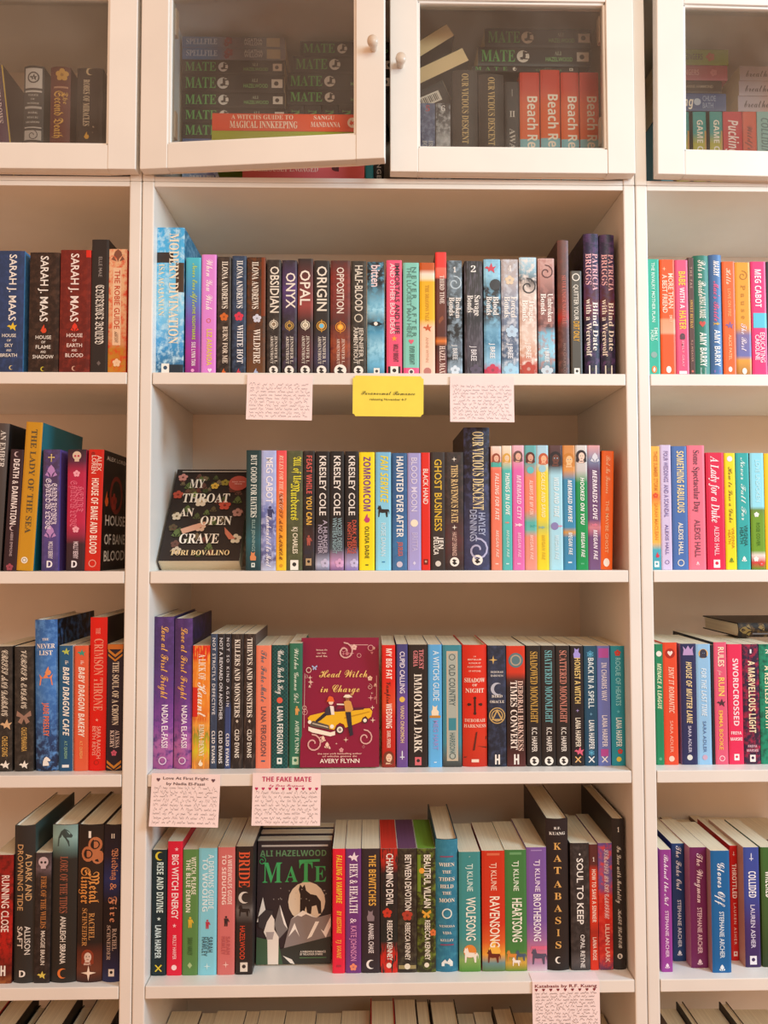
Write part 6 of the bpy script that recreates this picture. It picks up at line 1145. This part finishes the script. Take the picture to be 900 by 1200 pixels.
# ------------------------------------------------------------------ lowest shelf and back rows: only page tops show
LOW = [
 ('S5', 'books on the lowest middle shelf', [
  (477, 521, 2161, 300, 'p', '6a5548', 1300, 'cream page tops of the first book from left on middle lowest shelf'),
  (875, 252, 2125, 300, 'p', '6a5548', 1300, 'cream page tops of the second book from left on middle lowest shelf'),
  (1262, 501, 2160, 300, 'p', '6a5548', 1300, 'cream page tops of the third book from left on middle lowest shelf'),
  (1636, 223, 2145, 300, 'p', '6a5548', 1300, 'cream page tops of the fourth book from left on middle lowest shelf'),
  (1980, 443, 2155, 300, 'p', '6a5548', 1300, 'cream page tops of the fifth book from left on middle lowest shelf'),
  (2472, 517, 2133, 300, 'p', '6a5548', 1300, 'cream page tops of the sixth book from left on middle lowest shelf'),
  (2957, 430, 2097, 300, 'p', '6a5548', 1300, 'cream page tops of the seventh book from left on middle lowest shelf'),
  (3420, 475, 2130, 300, 'p', '6a5548', 1300, 'cream page tops of the eighth book from left on middle lowest shelf'),
  (3881, 409, 2334, 300, 'h', 'a81c24', 1300, 'red edged hardcover on the middle lowest shelf, its pages brightly lit'),
  (4273, 349, 2308, 300, 'p', '5a4a44', 1300, 'tall pale page block right of the red edged hardcover, lowest shelf'),
  (4575, 233, 2304, 300, 'h', '1e1a1a', 1300, 'narrow black edged hardcover on the middle lowest shelf'),
  (4927, 446, 2299, 300, 'h', '1e1a1a', 1300, 'wide black edged hardcover on the middle lowest shelf'),
  (5319, 313, 2054, 300, 'p', '5a4030', 1300, 'low brown page tops just right of the wide black hardcover'),
  (5637, 300, 2079, 300, 'p', '5a4030', 1300, 'second low brown page tops right of the wide black hardcover'),
  (5975, 337, 2165, 300, 'h', '3a2c26', 1300, 'brown hardcover standing above its low neighbours, lowest middle shelf'),
  (6440, 567, 2058, 300, 'p', '5a4030', 1300, 'brown page tops left behind the hanging red-titled note'),
  (7043, 613, 2050, 300, 'p', '5a4030', 1300, 'brown page tops wholly behind the hanging red-titled note'),
  (7564, 405, 2023, 300, 'p', '5a4030', 1300, 'brown page tops at the right end of middle lowest shelf'),
 ]),
 ('S5', 'books on the lowest left shelf', [
  (-2766, 462, 2448, 200, 'h', 'a01c1c', 1500, 'red hardcover top at far left of the left lowest shelf'),
  (-2325, 396, 2441, 200, 'h', '1c1818', 1500, 'black hardcover top, second from left edge, left lowest shelf'),
  (-1989, 250, 2237, 200, 'h', '1d2a22', 1500, 'dark green hardcover top on the left lowest shelf'),
  (-1610, 484, 2432, 200, 'h', '1f1b1b', 1500, 'wide black hardcover top beside the dark green one'),
  (-1215, 280, 2226, 200, 'h', '2b2629', 1500, 'charcoal hardcover top, second from right, left lowest shelf'),
  (-819, 485, 2421, 200, 'h', '1d1a26', 1500, 'navy black hardcover top at right end of left lowest shelf'),
 ]),
 ('S5', 'books on the lowest right shelf', [
  (8913, 311, 2088, 300, 'p', '5a4436', 1300, 'brown page tops at left end of the right lowest shelf'),
  (9142, 122, 2205, 300, 'h', '2a201c', 1300, 'thin dark hardcover top, left of two on right lowest shelf'),
  (9525, 617, 2079, 300, 'p', '5a4436', 1300, 'wide brown page tops between two dark hardcovers, right lowest shelf'),
  (9915, 137, 2194, 300, 'h', '2a201c', 1300, 'thin dark hardcover top, right of two on right lowest shelf'),
  (10343, 694, 2058, 300, 'p', '5a4436', 1300, 'wide brown page tops at right edge of the right lowest shelf'),
 ]),
 ('S4', 'back row of books on the right fourth shelf', [
  (9392, 210, 1521, 1660, 'p', '6a4a3a', 1080, 'back row page tops at left end, right fourth shelf'),
  (9675, 333, 1468, 1660, 'p', '6a4a3a', 1080, 'back row page tops standing lowest, right fourth shelf'),
  (9946, 185, 1536, 1660, 'p', '6a4a3a', 1080, 'back row narrow page tops standing highest, right fourth shelf'),
  (10342, 581, 1502, 1660, 'p', '6a4a3a', 1080, 'back row wide page tops left of the last, right fourth shelf'),
  (11010, 730, 1486, 1660, 'p', '6a4a3a', 1080, 'back row wide page tops at right edge, right fourth shelf'),
 ]),
]


for sname, group, books in LOW:
    for (x, w, h, rec, kind, col, d, label) in books:
        x, w, h, rec, d = (pct(v) for v in (x, w, h, rec, d))
        make_book(w, h, d, kind, '%s@0 %s@1' % (col, col), [], {}, (x, rec, SHELF[sname] + .0002), (0, 0, 0), label, group)

# a dark ornate book lying on the tops of the right bookcase's third row
make_book(.0245, .2, .14, 'h', '241d1c@0 241d1c@1 ~6a5230:m', ["s|leaf|.06|0|.9|8a7440", "R|.12|.98|-.3|-.2|7a7a80", "s|leaf|.2|.2|.5|8a7440"], dict(side='201a19'), (1.205, .10, 1.2745), (0, -math.pi / 2, 0),
          'black ornate book lying on top of the books, right edge', None)

# ------------------------------------------------------------------ paper notes hung on the shelf edges


def note(kind, m, x, ztop, w, h, turn, flare, label, cat, group, draw, top=0.0, notch=0.0, edge=0.0):
    """Sheet that hangs from a shelf edge; `top` lies flat on the shelf, the rest hangs in front of it."""
    r = empty(kind, (x, -.0012, ztop), (0, R(turn), 0), label, cat, group)
    th = .0004
    prof = []
    if top:
        prof += [(top, .0007), (.004, .0007), (.0012, .0004)]
    for k in range(9):
        q = k / 8
        prof.append((-.0006 - flare * q * q, .0 - h * q))
    b = MB()
    if notch:
        q = notch
        out = [(-w / 2 + q, 0), (w / 2 - q, 0), (w / 2 - q * .7, -q * .7), (w / 2, -q), (w / 2, -h + q), (w / 2 - q * .7, -h + q * .7), (w / 2 - q, -h), (-w / 2 + q, -h), (-w / 2 + q * .7, -h + q * .7), (-w / 2, -h + q), (-w / 2, -q), (-w / 2 + q * .7, -q * .7)]
        b.face([(a, -.0006, c) for a, c in out], (1, 1, 1))
        b.face([(a, -.0006 + th, c) for a, c in out[::-1]], (1, 1, 1))
        for (a, c), (e, f) in zip(out, out[1:] + out[:1]):
            b.face([(a, -.0006, c), (a, -.0006 + th, c), (e, -.0006 + th, f), (e, -.0006, f)], (1, 1, 1))
    else:
        for (y0, z0), (y1, z1) in zip(prof, prof[1:]):
            for s in (0, 1):
                o = th * s
                b.face([(-w / 2, y0 + o, z0 - (o if z0 > 0 else 0)), (w / 2, y0 + o, z0 - (o if z0 > 0 else 0)), (w / 2, y1 + o, z1 - (o if z1 > 0 else 0)), (-w / 2, y1 + o, z1 - (o if z1 > 0 else 0))], (1, 1, 1))
            for xx in (-w / 2, w / 2):
                b.face([(xx, y0, z0), (xx, y0 + th, z0), (xx, y1 + th, z1), (xx, y1, z1)], (1, 1, 1))
    sheet = b.build('sheet', m, r, ink=False)
    for p in sheet.data.polygons:
        p.use_smooth = not notch

    def mp(a, q, l=.0003):      # a across from the middle, q down from the edge (both in metres)
        y = -.0006 - (0 if notch else flare * (q / h) ** 2)
        return (a, y - l, -q)
    draw(sheet, mp, w, h)
    return r


def write(mb, mp, text, st, xc, q, wid, cap, col, l=.0004):
    V, F, W = line(text, st)
    for f in F:
        mb.face([mp(xc - wid / 2 + V[k][0] / W * wid, q - (V[k][1] - .5) * cap, l) for k in f], col)


def scribble(mb, mp, w, q0, q1, n, col, rnd, xm=.004):
    """Lines of small handwriting as ink strokes grouped in words."""
    for i in range(n):
        q = q0 + (q1 - q0) * (i + .5) / n
        lh = (q1 - q0) / n
        x = -w / 2 + xm + rnd.uniform(0, .002)
        sl = rnd.uniform(-.0006, .0006)
        while x < w / 2 - xm - .004:
            L = rnd.uniform(.004, .013)
            L = min(L, w / 2 - xm - x)
            k = max(3, int(L / .0009))
            pts = []
            for j in range(k + 1):
                up = (j % 2) * lh * rnd.uniform(.22, .42)
                if rnd.random() < .16:
                    up = lh * .62
                if rnd.random() < .07:
                    up = -lh * .3
                pts.append((x + L * j / k, q - up + sl * (x / w)))
            for (a, c), (e, f) in zip(pts, pts[1:]):
                t = .00032
                mb.face([mp(a, c - t), mp(e, f - t), mp(e, f + t), mp(a, c + t)], col)
            x += L + rnd.uniform(.0022, .004)


INK, ROSE, GREYINK = lin('4a3f48'), lin('c02a62'), lin('77697a')
rnd = random.Random(21)


def plain_note(sheet, mp, w, h):
    m = MB()
    scribble(m, mp, w, h * .2, h * .97, 10, GREYINK, rnd)
    m.build('handwriting', CARD[''], sheet)


def hearts(m, mp, xs, q, s, col):
    poly = shape('heart')[0][0]
    for x in xs:
        m.face([mp(x + a * s, q - b * s) for a, b in poly], col)


def note_hearts(sheet, mp, w, h):
    m = MB()
    hearts(m, mp, (-w * .4, w * .4), h * .12, .0062, lin('6a4a54'))
    m.build('heart_drawing', CARD[''], sheet)
    m = MB()
    write(m, mp, 'Love At First Fright', 's', 0, h * .085, w * .66, .0042, lin('5f4a52'))
    write(m, mp, 'by Nadia El-Fassi', 's', 0, h * .19, w * .56, .0042, lin('5f4a52'))
    m.build('title', CARD[''], sheet)
    m = MB()
    scribble(m, mp, w, h * .25, h * .98, 9, INK, rnd)
    m.build('handwriting', CARD[''], sheet)


def note_pink_title(sheet, mp, w, h):
    m = MB()
    write(m, mp, 'THE FAKE MATE', 'b', 0, h * .12, w * .72, .0072, ROSE)
    write(m, mp, 'by Lana Ferguson', 'c', 0, h * .235, w * .5, .004, ROSE)
    m.build('title', CARD[''], sheet)
    m = MB()
    hearts(m, mp, [w * (-.44 + .88 * k / 9) for k in range(10)], h * .305, .0052, ROSE)
    m.build('heart_drawing', CARD[''], sheet)
    m = MB()
    scribble(m, mp, w, h * .36, h * .99, 8, INK, rnd)
    m.build('handwriting', CARD[''], sheet)


def note_red_title(sheet, mp, w, h):
    red = lin('7f2734')
    m = MB()
    write(m, mp, 'Katabasis by R.F. Kuang', 's', 0, h * .075, w * .92, .0046, red)
    m.build('title', CARD[''], sheet)
    m = MB()
    hearts(m, mp, [w * (-.44 + .86 * k / 8) for k in range(9)], h * .145, .0048, red)
    m.build('heart_drawing', CARD[''], sheet)
    m = MB()
    scribble(m, mp, w, h * .19, h * .95, 13, lin('5a3f42'), rnd)
    m.build('handwriting', CARD[''], sheet)


def sign_text(sheet, mp, w, h):
    m = MB()
    write(m, mp, 'Paranormal Romance', 'c', 0, h * .42, w * .76, .0066, lin('4f4a26'))
    write(m, mp, 'releasing November 4-7', 's', 0, h * .58, w * .52, .0034, lin('6a6430'))
    m.build('title', CARD[''], sheet)


note('paper_note', M_PINK, 0.2234, 1.6948, 0.1045, 0.0734, 0.8, 0.004, 'pink handwritten note hanging left of the yellow sign', 'note', 'pink paper notes', plain_note)
note('paper_sign', M_YELLOW, 0.3964, 1.6933, 0.1134, 0.0653, 0.5, 0, 'yellow sign card with notched corners on the top shelf edge', 'sign', None, sign_text, notch=.0042)
note('paper_note', M_PINK, 0.5469, 1.6931, 0.1029, 0.0744, 0.3, 0.004, 'pink handwritten note hanging right of the yellow sign', 'note', 'pink paper notes', plain_note)
note('paper_note', M_PINK, 0.0804, 1.0668, 0.1063, 0.0791, 1.5, 0.006, 'pink note with two dark hearts under the purple books', 'note', 'pink paper notes', note_hearts)
note('paper_note', M_PINK, 0.2370, 1.0670, 0.1062, 0.0787, 0.6, 0.006, 'pink note with rose capitals and row of rose hearts', 'note', 'pink paper notes', note_pink_title)
note('paper_note', M_PINK, 0.6713, 0.7439, 0.1052, 0.0847, 0, 0.003, 'pink note with dark red hearts folded over the fourth shelf edge', 'note', 'pink paper notes', note_red_title, top=.024)


bpy.data.objects.remove(_to)
